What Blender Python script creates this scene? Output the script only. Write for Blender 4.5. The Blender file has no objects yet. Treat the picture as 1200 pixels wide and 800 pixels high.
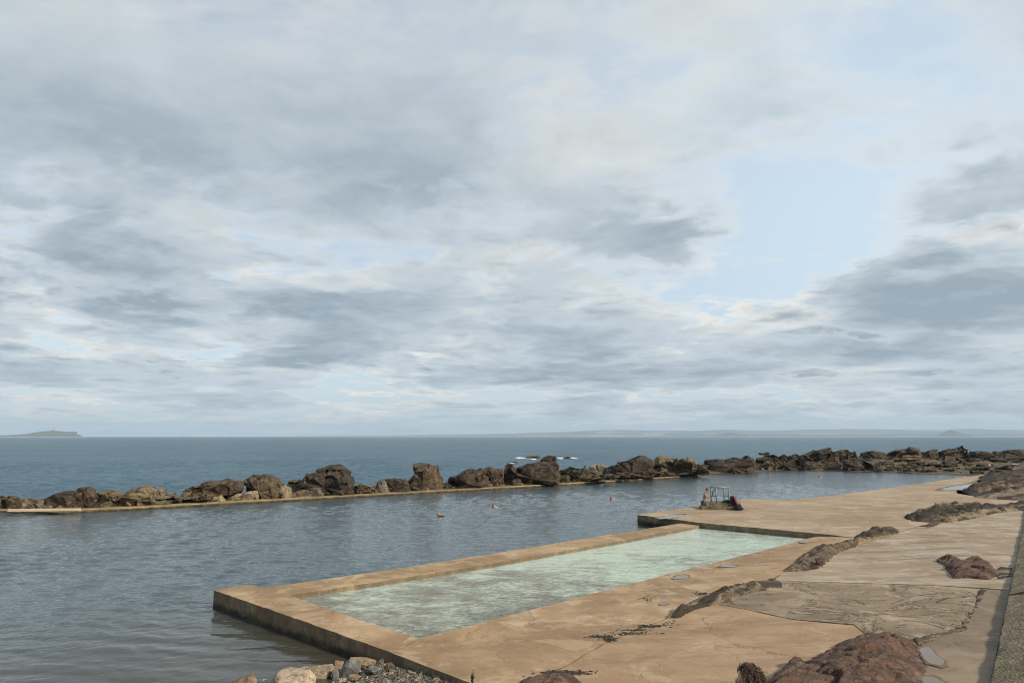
import bpy, bmesh, math, random
import numpy as np
from mathutils import Vector, noise, Matrix
from mathutils.geometry import delaunay_2d_cdt

random.seed(7)
scene = bpy.context.scene
COL = scene.collection
R = math.radians

# ------------------------------------------------------------------ camera
CZ, F, HOR = 5.7, 800.0, 510.4            # eye height, focal length in photo pixels, horizon row
PITCH = math.atan((HOR - 400.0) / F)
cam_d = bpy.data.cameras.new('camera')
cam = bpy.data.objects.new('camera', cam_d)
COL.objects.link(cam)
cam.location = (0, 0, CZ)
cam.rotation_euler = (math.pi / 2 + PITCH, 0, 0)
cam_d.sensor_width = 36.0
cam_d.lens = 36.0 * F / 1200.0
cam_d.clip_start, cam_d.clip_end = 0.1, 60000.0
scene.camera = cam
CP, SP = math.cos(PITCH), math.sin(PITCH)


def ray(px, py):
    a, b = (px - 600.0) / F, (400.0 - py) / F
    return Vector((a, CP - b * SP, SP + b * CP))


def at(px, py, z=0.0):
    d = ray(px, py)
    t = (z - CZ) / d.z
    return Vector((d.x * t, d.y * t, z))


def aty(px, py, Y):
    d = ray(px, py)
    t = Y / d.y
    return Vector((d.x * t, Y, CZ + d.z * t))


# ------------------------------------------------------------------ helpers
def tag(o, label=None, cat=None, group=None, kind=None):
    if label: o['label'] = label
    if cat: o['category'] = cat
    if group: o['group'] = group
    if kind: o['kind'] = kind
    return o


def link(name, me, mat=None, loc=None, parent=None):
    """mesh is in world space (or the parent's space); its origin is moved to loc"""
    if loc is not None:
        me.transform(Matrix.Translation(-Vector(loc)))
    o = bpy.data.objects.new(name, me)
    COL.objects.link(o)
    if loc is not None: o.location = loc
    if mat is not None:
        for m in (mat if isinstance(mat, (list, tuple)) else [mat]): me.materials.append(m)
    if parent is not None: o.parent = parent
    return o


def empty(name, loc):
    o = bpy.data.objects.new(name, None)
    COL.objects.link(o)
    o.location = loc
    o.empty_display_size = 0.2
    return o


def mesh_pd(name, verts, faces, smooth=False):
    me = bpy.data.meshes.new(name)
    me.from_pydata([tuple(v) for v in verts], [], faces)
    me.update()
    if smooth: me.shade_smooth()
    return me


def mesh_bm(name, bm, smooth=False):
    bmesh.ops.recalc_face_normals(bm, faces=bm.faces)
    me = bpy.data.meshes.new(name)
    bm.to_mesh(me)
    bm.free()
    if smooth: me.shade_smooth()
    return me


def grid_mesh(name, V, smooth=True):
    """V: numpy array (rows, cols, 3)"""
    r, c, _ = V.shape
    me = bpy.data.meshes.new(name)
    idx = np.arange(r * c).reshape(r, c)
    q = np.stack([idx[:-1, :-1], idx[:-1, 1:], idx[1:, 1:], idx[1:, :-1]], -1).reshape(-1, 4)
    me.vertices.add(r * c)
    me.vertices.foreach_set('co', V.reshape(-1).astype(np.float32))
    me.loops.add(q.size)
    me.loops.foreach_set('vertex_index', q.reshape(-1).astype(np.int32))
    me.polygons.add(len(q))
    me.polygons.foreach_set('loop_start', np.arange(0, q.size, 4, dtype=np.int32))
    me.polygons.foreach_set('loop_total', np.full(len(q), 4, dtype=np.int32))
    me.update(calc_edges=True)
    me.validate()
    if smooth: me.shade_smooth()
    return me


def tube(bm, pts, rad, seg=8, cap=True):
    """tube along points; rad is a number or a list"""
    pts = [Vector(p) for p in pts]
    rr = rad if isinstance(rad, (list, tuple)) else [rad] * len(pts)
    rings = []
    up = Vector((0, 0, 1))
    for i, p in enumerate(pts):
        d = (pts[min(i + 1, len(pts) - 1)] - pts[max(i - 1, 0)])
        d = d.normalized() if d.length > 1e-9 else Vector((0, 0, 1))
        a = d.cross(up)
        if a.length < 1e-3: a = d.cross(Vector((1, 0, 0)))
        a.normalize()
        b = d.cross(a)
        rings.append([bm.verts.new(p + (a * math.cos(t) + b * math.sin(t)) * rr[i])
                      for t in [2 * math.pi * k / seg for k in range(seg)]])
    for r0, r1 in zip(rings, rings[1:]):
        for k in range(seg):
            bm.faces.new((r0[k], r0[(k + 1) % seg], r1[(k + 1) % seg], r1[k]))
    if cap:
        bm.faces.new(rings[0][::-1]); bm.faces.new(rings[-1])


def box(bm, lo, hi):
    v = [bm.verts.new((x, y, z)) for z in (lo[2], hi[2]) for y in (lo[1], hi[1]) for x in (lo[0], hi[0])]
    for f in ((0, 2, 3, 1), (4, 5, 7, 6), (0, 1, 5, 4), (2, 6, 7, 3), (0, 4, 6, 2), (1, 3, 7, 5)):
        bm.faces.new([v[i] for i in f])


class Pile:
    """many small pieces gathered into one mesh"""
    def __init__(self):
        self.v, self.f, self.m = [], [], []
        b = bmesh.new(); bmesh.ops.create_icosphere(b, subdivisions=1, radius=1.0)
        self.ico = ([v.co.copy() for v in b.verts], [[v.index for v in f.verts] for f in b.faces]); b.free()

    def add(self, verts, faces, mi=0):
        k = len(self.v)
        self.v += [tuple(q) for q in verts]
        self.f += [[k + i for i in f] for f in faces]
        self.m += [mi] * len(faces)

    def stone(self, mt, s, r, mi=0, jit=(.12, .12, .1)):
        self.add([mt @ q + Vector([r.gauss(0, s * j) for j in jit]) for q in self.ico[0]], self.ico[1], mi)

    def mesh(self, name):
        me = mesh_pd(name, self.v, self.f)
        me.polygons.foreach_set('material_index', self.m)
        return me


def cell01(p): return 0.5 + 0.5 * noise.cell(p)


def fbm(p, f=1.0, o=4):
    return noise.fractal(Vector(p) * f, 1.0, 2.0, o)


# ------------------------------------------------------------------ node helpers
class NT:
    def __init__(self, tree):
        self.t = tree
        tree.nodes.clear()

    def n(self, typ, ins=None, out=0, **props):
        nd = self.t.nodes.new(typ)
        for k, v in props.items(): setattr(nd, k, v)
        for k, v in (ins or {}).items(): self.set(nd.inputs[k], v)
        return nd if out is None else nd.outputs[out]

    def set(self, sock, v):
        if isinstance(v, bpy.types.NodeSocket): self.t.links.new(v, sock)
        else:
            try: sock.default_value = v
            except (TypeError, ValueError):
                sock.default_value = (*v, 1.0) if len(v) == 3 else v

    def m(self, op, a, b=0.0, c=0.0, clamp=False):
        nd = self.t.nodes.new('ShaderNodeMath'); nd.operation = op; nd.use_clamp = clamp
        self.set(nd.inputs[0], a); self.set(nd.inputs[1], b); self.set(nd.inputs[2], c)
        return nd.outputs[0]

    def vm(self, op, a, b=(0, 0, 0), out=0, scale=None):
        nd = self.t.nodes.new('ShaderNodeVectorMath'); nd.operation = op
        self.set(nd.inputs[0], a); self.set(nd.inputs[1], b)
        if scale is not None: self.set(nd.inputs['Scale'], scale)
        return nd.outputs[out]

    def noise(self, vec, scale, detail=4.0, rough=0.55, dist=0.0, out=0, lac=2.0):
        return self.n('ShaderNodeTexNoise', {'Vector': vec, 'Scale': scale, 'Detail': detail, 'Roughness': rough,
                                             'Lacunarity': lac, 'Distortion': dist}, out)

    def smooth(self, v, a, b, c=0.0, d=1.0):
        nd = self.t.nodes.new('ShaderNodeMapRange'); nd.interpolation_type = 'SMOOTHSTEP'
        for i, x in enumerate((v, a, b, c, d)): self.set(nd.inputs[i], x)
        return nd.outputs[0]

    def lin(self, v, a, b, c=0.0, d=1.0):
        nd = self.t.nodes.new('ShaderNodeMapRange'); nd.clamp = True
        for i, x in enumerate((v, a, b, c, d)): self.set(nd.inputs[i], x)
        return nd.outputs[0]

    def mix(self, f, a, b, mode='MIX'):
        nd = self.t.nodes.new('ShaderNodeMix'); nd.data_type = 'RGBA'; nd.blend_type = mode
        self.set(nd.inputs[0], f); self.set(nd.inputs[6], a); self.set(nd.inputs[7], b)
        return nd.outputs[2]

    def scale(self, vec, s):
        return self.vm('MULTIPLY', vec, s)

    def bump(self, h, strength, dist, normal=None):
        ins = {'Height': h, 'Strength': strength, 'Distance': dist}
        if normal is not None: ins['Normal'] = normal
        return self.n('ShaderNodeBump', ins)


def new_mat(name):
    m = bpy.data.materials.new(name)
    m.use_nodes = True
    return m, NT(m.node_tree)


def principled(g, color, rough=0.8, normal=None, spec=0.5, **kw):
    ins = {'Base Color': color, 'Roughness': rough, 'Specular IOR Level': spec}
    if normal is not None: ins['Normal'] = normal
    ins.update(kw)
    sh = g.n('ShaderNodeBsdfPrincipled', ins)
    g.n('ShaderNodeOutputMaterial', {'Surface': sh}, None)


def plain(name, col, rough=0.6, spec=0.4, metal=0.0, vary=0.15):
    m, g = new_mat(name)
    co = g.n('ShaderNodeTexCoord', out=3)
    nz = g.noise(co, 14.0, 4.0)
    c = g.mix(g.smooth(nz, 0.35, 0.7), tuple(x * (1 - vary) for x in col), tuple(min(1, x * (1 + vary)) for x in col))
    principled(g, c, rough, g.bump(nz, 0.2, 0.01), spec, Metallic=metal)
    return m


def rock_mat(name, dark, mid, light, spot=None, spot_amt=0.6, sc=1.0, bump=0.6, wet=0.75, strata=(0.25, 0.1, 1.0), beds=0.0):
    m, g = new_mat(name)
    co = g.n('ShaderNodeNewGeometry', out=0)
    n1 = g.noise(co, 0.55 * sc, 6.0, 0.6, 0.3)
    n2 = g.noise(co, 2.6 * sc, 8.0, 0.65, 0.4)
    st = g.noise(g.scale(co, strata), 3.0 * sc, 5.0, 0.6, 0.5)
    vo = g.n('ShaderNodeTexVoronoi', {'Vector': g.vm('ADD', co, g.vm('SCALE', g.noise(co, 1.5 * sc, 4, out=1), scale=0.5)), 'Scale': 1.1 * sc}, 0,
             feature='DISTANCE_TO_EDGE')
    c = g.mix(g.smooth(n1, 0.36, 0.62), dark, mid)
    c = g.mix(g.smooth(n2, 0.45, 0.75), c, light)
    c = g.mix(g.smooth(st, 0.52, 0.72, 0.0, 0.6), c, dark)
    if spot is not None:
        sn = g.noise(g.vm('ADD', co, (17, 5, 3)), 1.1 * sc, 7.0, 0.7, 0.2)
        c = g.mix(g.smooth(sn, 0.56, 0.66, 0.0, spot_amt), c, spot)
    if beds:
        bd = g.n('ShaderNodeAttribute', out=2, attribute_name='bed')
        c = g.mix(g.smooth(bd, 0.35, 0.55, beds, 0.0), c, dark)
        c = g.mix(g.smooth(bd, 0.68, 0.85, 0.0, beds * 0.7), c, light)
    crack = g.smooth(vo, 0.0, 0.06)
    c = g.mix(g.m('MULTIPLY', g.m('SUBTRACT', 1.0, crack), 0.5), c, tuple(x * 0.35 for x in dark))
    h = g.m('ADD', g.m('ADD', g.m('MULTIPLY', n2, 0.45), g.m('MULTIPLY', st, 0.9)), g.m('MULTIPLY', crack, 0.12))
    fine = g.noise(co, 14 * sc, 5.0, 0.7)
    h = g.m('ADD', h, g.m('MULTIPLY', fine, 0.25))
    principled(g, c, g.lin(n2, 0.3, 0.7, wet - 0.15, 0.95), g.bump(h, bump, 0.35 / sc), 0.35)
    return m


def pebble_mat(name):
    m, g = new_mat(name)
    co = g.n('ShaderNodeNewGeometry', out=0)
    wv = g.vm('ADD', co, g.vm('SCALE', g.noise(co, 12.0, 3.0, out=1), scale=0.05))
    v1 = g.n('ShaderNodeTexVoronoi', {'Vector': wv, 'Scale': 17.0}, None)
    v2 = g.n('ShaderNodeTexVoronoi', {'Vector': wv, 'Scale': 38.0}, None)
    r1 = g.n('ShaderNodeSeparateColor', {0: v1.outputs['Color']}, 0)
    r2 = g.n('ShaderNodeSeparateColor', {0: v2.outputs['Color']}, 1)
    c = g.mix(r1, (0.19, 0.155, 0.10), (0.41, 0.35, 0.25))
    c = g.mix(g.m('MULTIPLY', r2, 0.55), c, (0.20, 0.165, 0.105))
    c = g.mix(g.smooth(v1.outputs['Distance'], 0.35, 0.7, 0.0, 0.75), c, (0.075, 0.06, 0.04))
    big = g.noise(co, 0.8, 7.0, 0.7, 0.4)
    c = g.mix(g.smooth(big, 0.40, 0.62, 0.75, 0.0), c, (0.15, 0.118, 0.07))
    c = g.mix(g.smooth(g.noise(co, 2.2, 6.0, 0.7), 0.56, 0.7, 0.0, 0.7), c, (0.40, 0.345, 0.235))
    h = g.m('ADD', g.m('MULTIPLY', v1.outputs['Distance'], -0.7), g.m('ADD', g.m('MULTIPLY', v2.outputs['Distance'], -0.3), big))
    principled(g, c, 0.88, g.bump(h, 0.9, 0.05), 0.25)
    return m


def concrete_mat(name, base, stain, pale, streak=(0.35, 0.35, 1.0), streak_amt=0.5, pit=0.3, rough_bump=0.35, speck=0.5, moss=None, crack=0.0):
    m, g = new_mat(name)
    co = g.n('ShaderNodeNewGeometry', out=0)
    big = g.noise(co, 0.20, 6.0, 0.62, 0.8)
    mid = g.noise(g.vm('ADD', co, (9, 4, 1)), 0.8, 9.0, 0.70, 0.5)
    stn = g.noise(g.scale(co, streak), 1.0, 9.0, 0.66, 0.45)
    fin = g.noise(co, 19.0, 6.0, 0.75)
    med = g.noise(g.vm('ADD', co, (3, 8, 2)), 4.0, 8.0, 0.72, 0.3)
    c = g.mix(g.smooth(big, 0.40, 0.60), stain, base)
    c = g.mix(g.smooth(mid, 0.50, 0.66, 0.0, 0.85), c, pale)
    c = g.mix(g.smooth(mid, 0.34, 0.46, 0.55, 0.0), c, stain)
    c = g.mix(g.smooth(stn, 0.38, 0.56, streak_amt, 0.0), c, tuple(x * 0.62 for x in stain))
    c = g.mix(g.smooth(med, 0.55, 0.70, 0.0, pit), c, tuple(x * 0.48 for x in stain))
    c = g.mix(g.smooth(med, 0.30, 0.42, pit * 0.8, 0.0), c, pale)
    c = g.mix(g.smooth(fin, 0.56, 0.72, 0.0, speck), c, tuple(x * 0.45 for x in base))
    c = g.mix(g.smooth(fin, 0.26, 0.40, speck * 0.6, 0.0), c, pale)
    wear = g.noise(g.vm('ADD', co, (21, 7, 5)), 0.55, 11.0, 0.74, 0.9)
    c = g.mix(g.smooth(wear, 0.535, 0.565, 0.0, 0.42), c, tuple(0.5 * (x + y) * 1.05 for x, y in zip(pale, base)))
    c = g.mix(g.smooth(wear, 0.40, 0.425, 0.45, 0.0), c, tuple(x * 0.72 for x in stain))
    h = g.m('ADD', g.m('MULTIPLY', fin, 0.5), g.m('ADD', med, g.m('MULTIPLY', stn, 1.2)))
    h = g.m('ADD', h, g.smooth(wear, 0.535, 0.565, 0.0, -0.5))
    if crack:
        wv = g.vm('ADD', co, g.vm('SCALE', g.noise(co, 0.9, 6.0, 0.65, out=1), scale=1.4))
        ed = g.n('ShaderNodeTexVoronoi', {'Vector': g.scale(wv, (1, 1, 0)), 'Scale': 0.33}, 0, feature='DISTANCE_TO_EDGE')
        ln = g.m('MULTIPLY', g.smooth(ed, 0.0, 0.014, 1.0, 0.0), g.smooth(g.noise(co, 0.45, 3.0), 0.46, 0.58))
        c = g.mix(g.m('MULTIPLY', ln, crack), c, tuple(x * 0.22 for x in stain))
        h = g.m('SUBTRACT', h, g.m('MULTIPLY', ln, 1.5))
    if moss is not None:
        z = g.n('ShaderNodeSeparateXYZ', {0: co}, 2)
        mz = g.noise(g.scale(co, (1, 1, 0.8)), 2.2, 6.0, 0.7)
        lo = g.smooth(g.m('ADD', z, g.m('MULTIPLY', g.m('SUBTRACT', mz, 0.5), 0.5)), moss[0], moss[1], 1.0, 0.0)
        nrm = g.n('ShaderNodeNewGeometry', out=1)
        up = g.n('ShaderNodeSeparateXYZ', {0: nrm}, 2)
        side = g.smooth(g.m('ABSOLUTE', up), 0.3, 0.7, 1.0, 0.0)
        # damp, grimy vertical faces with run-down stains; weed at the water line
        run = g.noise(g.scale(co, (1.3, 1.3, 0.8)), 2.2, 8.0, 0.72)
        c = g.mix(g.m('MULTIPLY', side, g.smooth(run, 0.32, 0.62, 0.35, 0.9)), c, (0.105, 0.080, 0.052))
        mc = g.mix(g.smooth(g.noise(co, 1.3, 5, 0.6), 0.50, 0.62), (0.022, 0.018, 0.011), (0.060, 0.055, 0.014))
        c = g.mix(g.m('MULTIPLY', lo, side), c, mc)
    principled(g, c, g.lin(mid, 0.3, 0.7, 0.7, 0.92), g.bump(h, rough_bump, 0.06), 0.3)
    return m


M = {}
M['rock_dark'] = rock_mat('dark_wet_rock', (0.013, 0.010, 0.008), (0.05, 0.036, 0.023), (0.115, 0.082, 0.050), (0.20, 0.13, 0.04), 0.35)
M['rock_brown'] = rock_mat('brown_sandstone', (0.024, 0.017, 0.011), (0.085, 0.062, 0.035), (0.175, 0.128, 0.072), (0.24, 0.15, 0.055), 0.35)
M['rock_ochre'] = rock_mat('ochre_weeded_rock', (0.03, 0.022, 0.012), (0.145, 0.108, 0.058), (0.27, 0.21, 0.125), (0.19, 0.15, 0.035), 0.5)
M['rock_grey'] = rock_mat('grey_sandstone', (0.055, 0.047, 0.038), (0.15, 0.125, 0.095), (0.24, 0.20, 0.15), None)
M['rock_pale'] = rock_mat('pale_sandstone', (0.12, 0.095, 0.06), (0.27, 0.21, 0.135), (0.38, 0.31, 0.21), None, sc=1.3)
M['rock_red'] = rock_mat('red_sandstone', (0.048, 0.028, 0.019), (0.135, 0.074, 0.046), (0.20, 0.122, 0.080), (0.25, 0.20, 0.17), 0.45, sc=2.0, bump=0.75, strata=(0.7, 2.8, 2.2))
M['rock_strata'] = rock_mat('ledge_rock', (0.032, 0.022, 0.013), (0.135, 0.096, 0.056), (0.30, 0.235, 0.15), (0.14, 0.11, 0.025), 0.5, sc=2.2, bump=0.9, strata=(0.5, 2.2, 2.0), beds=0.85)
M['foreshore'] = rock_mat('foreshore_ground', (0.03, 0.023, 0.014), (0.11, 0.08, 0.045), (0.23, 0.175, 0.10), (0.20, 0.16, 0.04), 0.4, sc=1.6, bump=0.8)
M['con_tan'] = concrete_mat('tan_concrete', (0.365, 0.255, 0.145), (0.255, 0.168, 0.090), (0.47, 0.37, 0.245), (0.3, 0.5, 1), 0.35, 0.35, moss=(0.04, 0.26), crack=0.28)
M['con_far'] = concrete_mat('sandy_concrete', (0.355, 0.272, 0.182), (0.285, 0.205, 0.130), (0.44, 0.36, 0.26), (0.10, 0.6, 1), 0.4, 0.25, moss=(0.10, 0.45), crack=0.28)
M['con_grey'] = concrete_mat('brushed_grey_concrete', (0.36, 0.295, 0.215), (0.27, 0.205, 0.135), (0.45, 0.385, 0.30), (0.07, 1.6, 1), 0.8, 0.15, speck=0.25)
M['con_rough'] = concrete_mat('rough_grey_concrete', (0.35, 0.275, 0.185), (0.26, 0.20, 0.13), (0.45, 0.365, 0.26), (0.5, 0.9, 1), 0.6, 0.9, 1.3, 1.0, crack=0.28)
M['con_low'] = concrete_mat('worn_tan_concrete', (0.34, 0.235, 0.140), (0.29, 0.19, 0.108), (0.42, 0.31, 0.20), (0.15, 0.8, 1), 0.5, 0.35, crack=0.28)
M['con_gutter'] = concrete_mat('gutter_concrete', (0.25, 0.195, 0.130), (0.19, 0.145, 0.095), (0.31, 0.25, 0.175), (0.8, 0.8, 1), 0.4, 0.5, crack=0.28)
M['con_dark'] = concrete_mat('dark_concrete', (0.10, 0.095, 0.085), (0.07, 0.065, 0.055), (0.14, 0.13, 0.11))
M['con_wall'] = pebble_mat('pebbly_wall_concrete')
M['con_coping'] = concrete_mat('weathered_coping', (0.30, 0.215, 0.115), (0.19, 0.13, 0.065), (0.40, 0.31, 0.19), (0.6, 0.6, 1), 0.5, 0.4, moss=(0.02, 0.2))
M['metal'] = plain('galvanised_steel', (0.17, 0.185, 0.205), 0.5, 0.5, 0.2)
M['skin'] = plain('skin', (0.42, 0.215, 0.135), 0.5, 0.4, vary=0.08)
M['hair_dark'] = plain('dark_hair', (0.018, 0.013, 0.010), 0.6)
M['hair_fair'] = plain('fair_hair', (0.30, 0.17, 0.06), 0.6)
M['hair_red'] = plain('auburn_hair', (0.13, 0.05, 0.022), 0.6)
M['hair_brown'] = plain('brown_curls', (0.085, 0.050, 0.027), 0.55, vary=0.7)
M['black'] = plain('black_fabric', (0.014, 0.014, 0.016), 0.8, 0.3)
M['red'] = plain('red_fabric', (0.30, 0.024, 0.015), 0.65, 0.3)
M['blue'] = plain('denim', (0.04, 0.06, 0.11), 0.8)
M['grey_cloth'] = plain('grey_cloth', (0.12, 0.12, 0.13), 0.9)
M['foam'] = plain('sea_foam', (0.62, 0.66, 0.68), 0.6)
M['weed'] = plain('seaweed_and_joint_shade', (0.030, 0.022, 0.012), 0.55, vary=0.6)  # seaweed, and the dark strip for the shaded wall joint
M['leaf'] = plain('plant_leaves', (0.040, 0.045, 0.016), 0.6, vary=0.5)
M['lens'] = plain('dark_frames', (0.01, 0.01, 0.012), 0.2, 0.6)
M['driftwood'] = plain('bleached_timber', (0.50, 0.41, 0.29), 0.8)
M['isle'] = plain('island_turf', (0.10, 0.105, 0.075), 0.95, vary=0.4)
M['far_hill'] = plain('heathered_hill', (0.055, 0.065, 0.06), 0.95, vary=0.3)
M['white'] = plain('whitewash', (0.7, 0.7, 0.68), 0.8)

# ------------------------------------------------------------------ world, sun, haze
SUN_AZ, SUN_EL = R(120), R(31)
w = bpy.data.worlds.new('World')
scene.world = w
w.use_nodes = True
g = NT(w.node_tree)
sky = g.n('ShaderNodeTexSky', sky_type='NISHITA', sun_disc=False, sun_elevation=SUN_EL, sun_rotation=SUN_AZ,
          air_density=1.0, dust_density=1.5, ozone_density=1.0)
D = g.n('ShaderNodeTexCoord', out=0)
sx = g.n('ShaderNodeSeparateXYZ', {0: D}, None)
dx, dy, dz = sx.outputs


def plane(dzoff, k):
    zz = g.m('ADD', g.m('MAXIMUM', g.m('ADD', dz, dzoff), 0.0), k)
    inv = g.m('DIVIDE', 1.0, zz)
    return g.n('ShaderNodeCombineXYZ', {0: g.m('MULTIPLY', dx, inv), 1: g.m('MULTIPLY', dy, inv), 2: 0.0})


def blob(px, py, wx, wy, soft=0.0):
    """a soft ellipse of sky around the direction (px, py) of the photograph"""
    c = ray(px, py).normalized()
    fwd = Vector((c.x, c.y, 0)).normalized()
    rt = Vector((fwd.y, -fwd.x, 0))
    d = g.vm('SUBTRACT', D, tuple(c))
    a = g.m('DIVIDE', g.vm('DOT_PRODUCT', d, tuple(rt), 1), wx / F)
    b = g.m('DIVIDE', g.vm('DOT_PRODUCT', d, (0, 0, 1), 1), wy / F)
    e = g.m('MULTIPLY', g.vm('DOT_PRODUCT', d, tuple(fwd), 1), 1.2)
    r2 = g.m('ADD', g.m('ADD', g.m('MULTIPLY', a, a), g.m('MULTIPLY', b, b)), g.m('MULTIPLY', e, e))
    return g.m('EXPONENT', g.m('MULTIPLY', r2, -1.0))


def wsum(items):
    acc = None
    for v, k in items:
        t = g.m('MULTIPLY', v, k)
        acc = t if acc is None else g.m('ADD', acc, t)
    return acc


# coverage offsets: + more cloud, - clearer
cov = wsum([(blob(430, 190, 440, 110), 0.11), (blob(120, 120, 330, 90), 0.06), (blob(1120, 330, 130, 75), 0.17), (blob(760, 110, 220, 90), 0.075),
            (blob(960, 255, 90, 60), -0.15), (blob(830, 345, 80, 26), -0.12), (blob(330, 25, 150, 26), -0.05), (blob(0, 215, 50, 40), -0.10),
            (blob(1080, 90, 230, 90), -0.03), (blob(250, 340, 480, 55), 0.085), (blob(500, 400, 560, 45), 0.085), (blob(900, 440, 260, 16), 0.07),
            (blob(150, 413, 110, 8), -0.10), (blob(640, 463, 500, 8), -0.09), (blob(360, 286, 150, 9), -0.06), (blob(600, 500, 900, 10), -0.05)])
darkb = wsum([(blob(1120, 330, 150, 66), 0.42), (blob(520, 225, 330, 70), 0.12), (blob(60, 345, 240, 34), 0.5), (blob(330, 425, 300, 16), 0.5),
              (blob(910, 440, 60, 14), 0.3), (blob(130, 140, 260, 70), 0.08), (blob(640, 160, 260, 60), 0.08), (blob(1000, 120, 300, 130), -0.35)])
# the clouds are a slab seen from below: five levels, flat dark base first, narrower and brighter upwards
wid = g.smooth(dz, 0.05, 0.55, 0.075, 0.26)
low = g.smooth(dz, 0.05, 0.55)
HZ = g.m('ADD', g.m('MAXIMUM', dz, 0.0), 0.125)
INV = g.m('DIVIDE', 1.0, HZ)
PX, PY = g.m('MULTIPLY', dx, INV), g.m('MULTIPLY', dy, INV)
base_P = g.n('ShaderNodeCombineXYZ', {0: PX, 1: PY, 2: 0.0})
WARP = g.vm('SCALE', g.noise(base_P, 0.9, 4.0, out=1), scale=0.5)
BIL = g.noise(g.vm('ADD', base_P, WARP), 3.4, 7.0, 0.62)
levels = [(1.00, 0.000), (1.07, 0.008), (1.15, 0.020), (1.25, 0.038), (1.37, 0.062)]
veil = g.m('ADD', g.smooth(dz, 0.0, 0.6, 0.62, 0.36), wsum([(blob(1030, 190, 300, 210), 0.34), (blob(800, 40, 300, 80), 0.12)]))
clear = g.n('ShaderNodeMixShader', {0: veil,
            1: g.n('ShaderNodeBackground', {'Color': sky, 'Strength': 0.10}),
            2: g.n('ShaderNodeBackground', {'Color': (0.60, 0.715, 0.81), 'Strength': 1.0})})
acc = None
ccol, ctot = (0.76, 0.745, 0.70, 1.0), None
tops = [(0.50, 0.56, 0.605), (0.575, 0.615, 0.635), (0.665, 0.675, 0.655), (0.75, 0.73, 0.67), (0.83, 0.79, 0.705)]
for (hh, th_), tc in reversed(list(zip(levels, tops))):
    P = g.vm('ADD', g.vm('SCALE', base_P, scale=hh), WARP)
    P = g.vm('ADD', P, (11.3, 4.1, hh * 2.2))
    n_ = g.noise(g.scale(P, (1.0, 1.1, 1.0)), 1.35, 8.0, 0.57, 0.0)
    d_ = g.m('SUBTRACT', g.m('ADD', n_, cov), 0.475 + th_)
    d_ = g.m('ADD', d_, g.m('MULTIPLY', g.m('SUBTRACT', BIL, 0.5), 0.25))
    al = g.smooth(d_, 0.0, wid)
    # thin rims stay bright, the thick middle of the base goes dark
    core = g.smooth(d_, 0.03, 0.22)
    dark = g.m('MULTIPLY', core, g.m('ADD', g.m('ADD', 0.72, darkb), g.m('MULTIPLY', g.m('SUBTRACT', BIL, 0.5), -2.2)), clamp=True)
    dark = g.m('MULTIPLY', dark, g.smooth(dz, 0.22, 0.55, 1.0, 0.50))
    col = g.mix(dark, tc, tuple(x * 0.60 for x in (0.415, 0.515, 0.605)))
    ccol = g.mix(al, ccol, col)
    ctot = al if ctot is None else g.m('MAXIMUM', ctot, al)
full = g.n('ShaderNodeMixShader', {0: g.m('MULTIPLY', ctot, 0.95), 1: clear, 2: g.n('ShaderNodeBackground', {'Color': ccol, 'Strength': 1.0})})
g.n('ShaderNodeOutputWorld', {'Surface': full}, None)

sd = bpy.data.lights.new('sun', 'SUN')
sd.energy, sd.angle, sd.color = 4.3, R(6), (1.0, 0.875, 0.70)
sun = bpy.data.objects.new('sun', sd)
COL.objects.link(sun)
sv = Vector((math.sin(SUN_AZ) * math.cos(SUN_EL), math.cos(SUN_AZ) * math.cos(SUN_EL), math.sin(SUN_EL)))
sun.rotation_euler = sv.to_track_quat('Z', 'Y').to_euler()
sun.location = sv * 50

scene.view_settings.view_transform = 'Standard'
scene.view_settings.look = 'None'
scene.view_settings.exposure = 0.28
scene.view_settings.gamma = 1.0
scene.cycles.filter_width = 1.0
scene.cycles.max_bounces = 6
scene.cycles.diffuse_bounces = 3
scene.cycles.glossy_bounces = 3
scene.cycles.transparent_max_bounces = 8
scene.cycles.caustics_reflective = False
scene.cycles.caustics_refractive = False

HAZE = True
if HAZE:
    bm = bmesh.new()
    box(bm, (-52000, -300, -120), (52000, 29000, 420))
    m = bpy.data.materials.new('haze_air'); m.use_nodes = True
    hg = NT(m.node_tree)
    vol = hg.n('ShaderNodeVolumePrincipled', {'Color': (0.62, 0.81, 1.0), 'Density': 6.2e-5, 'Anisotropy': 0.0})
    hg.n('ShaderNodeOutputMaterial', {'Volume': vol}, None)
    tag(link('haze', mesh_bm('haze', bm), m), kind='stuff')

# ------------------------------------------------------------------ water
rng = np.random.default_rng(11)
WL = [(-900, 570), (-300, 589), (0, 601), (60, 602.3), (150, 598), (290, 590), (380, 585), (490, 578.6), (610, 571.8), (730, 564.4), (822, 557.9),
      (829, 555.9), (882, 553.2), (929, 550.2), (1015, 552.8), (1090, 555.6), (1140, 557.4), (1200, 559), (1500, 566), (2400, 590)]


def wl_y(px):
    for (x0, y0), (x1, y1) in zip(WL, WL[1:]):
        if x0 <= px <= x1: return y0 + (y1 - y0) * (px - x0) / (x1 - x0)
    return WL[0][1] if px < WL[0][0] else WL[-1][1]


_pp = [at(px, wl_y(px), 0.0) for px in np.arange(-800, 2300, 4)]
_th = np.array([math.atan2(p.x, p.y) for p in _pp])
_rr = np.array([math.hypot(p.x, p.y) for p in _pp])


def r_wall(th): return np.interp(th, _th, _rr)


def waves(X, Y, comps, spacing):
    Z = np.zeros_like(X)
    for (lam, amp, ang, ph) in comps:
        k = 2 * math.pi / lam
        a = k * (X * math.sin(ang) + Y * math.cos(ang)) + ph
        fade = np.clip((lam / (2.6 * spacing) - 1.0) * 1.5, 0, 1)
        s = np.sin(a)
        Z += amp * fade * (s + 0.22 * np.cos(2 * a))
    return Z


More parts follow.
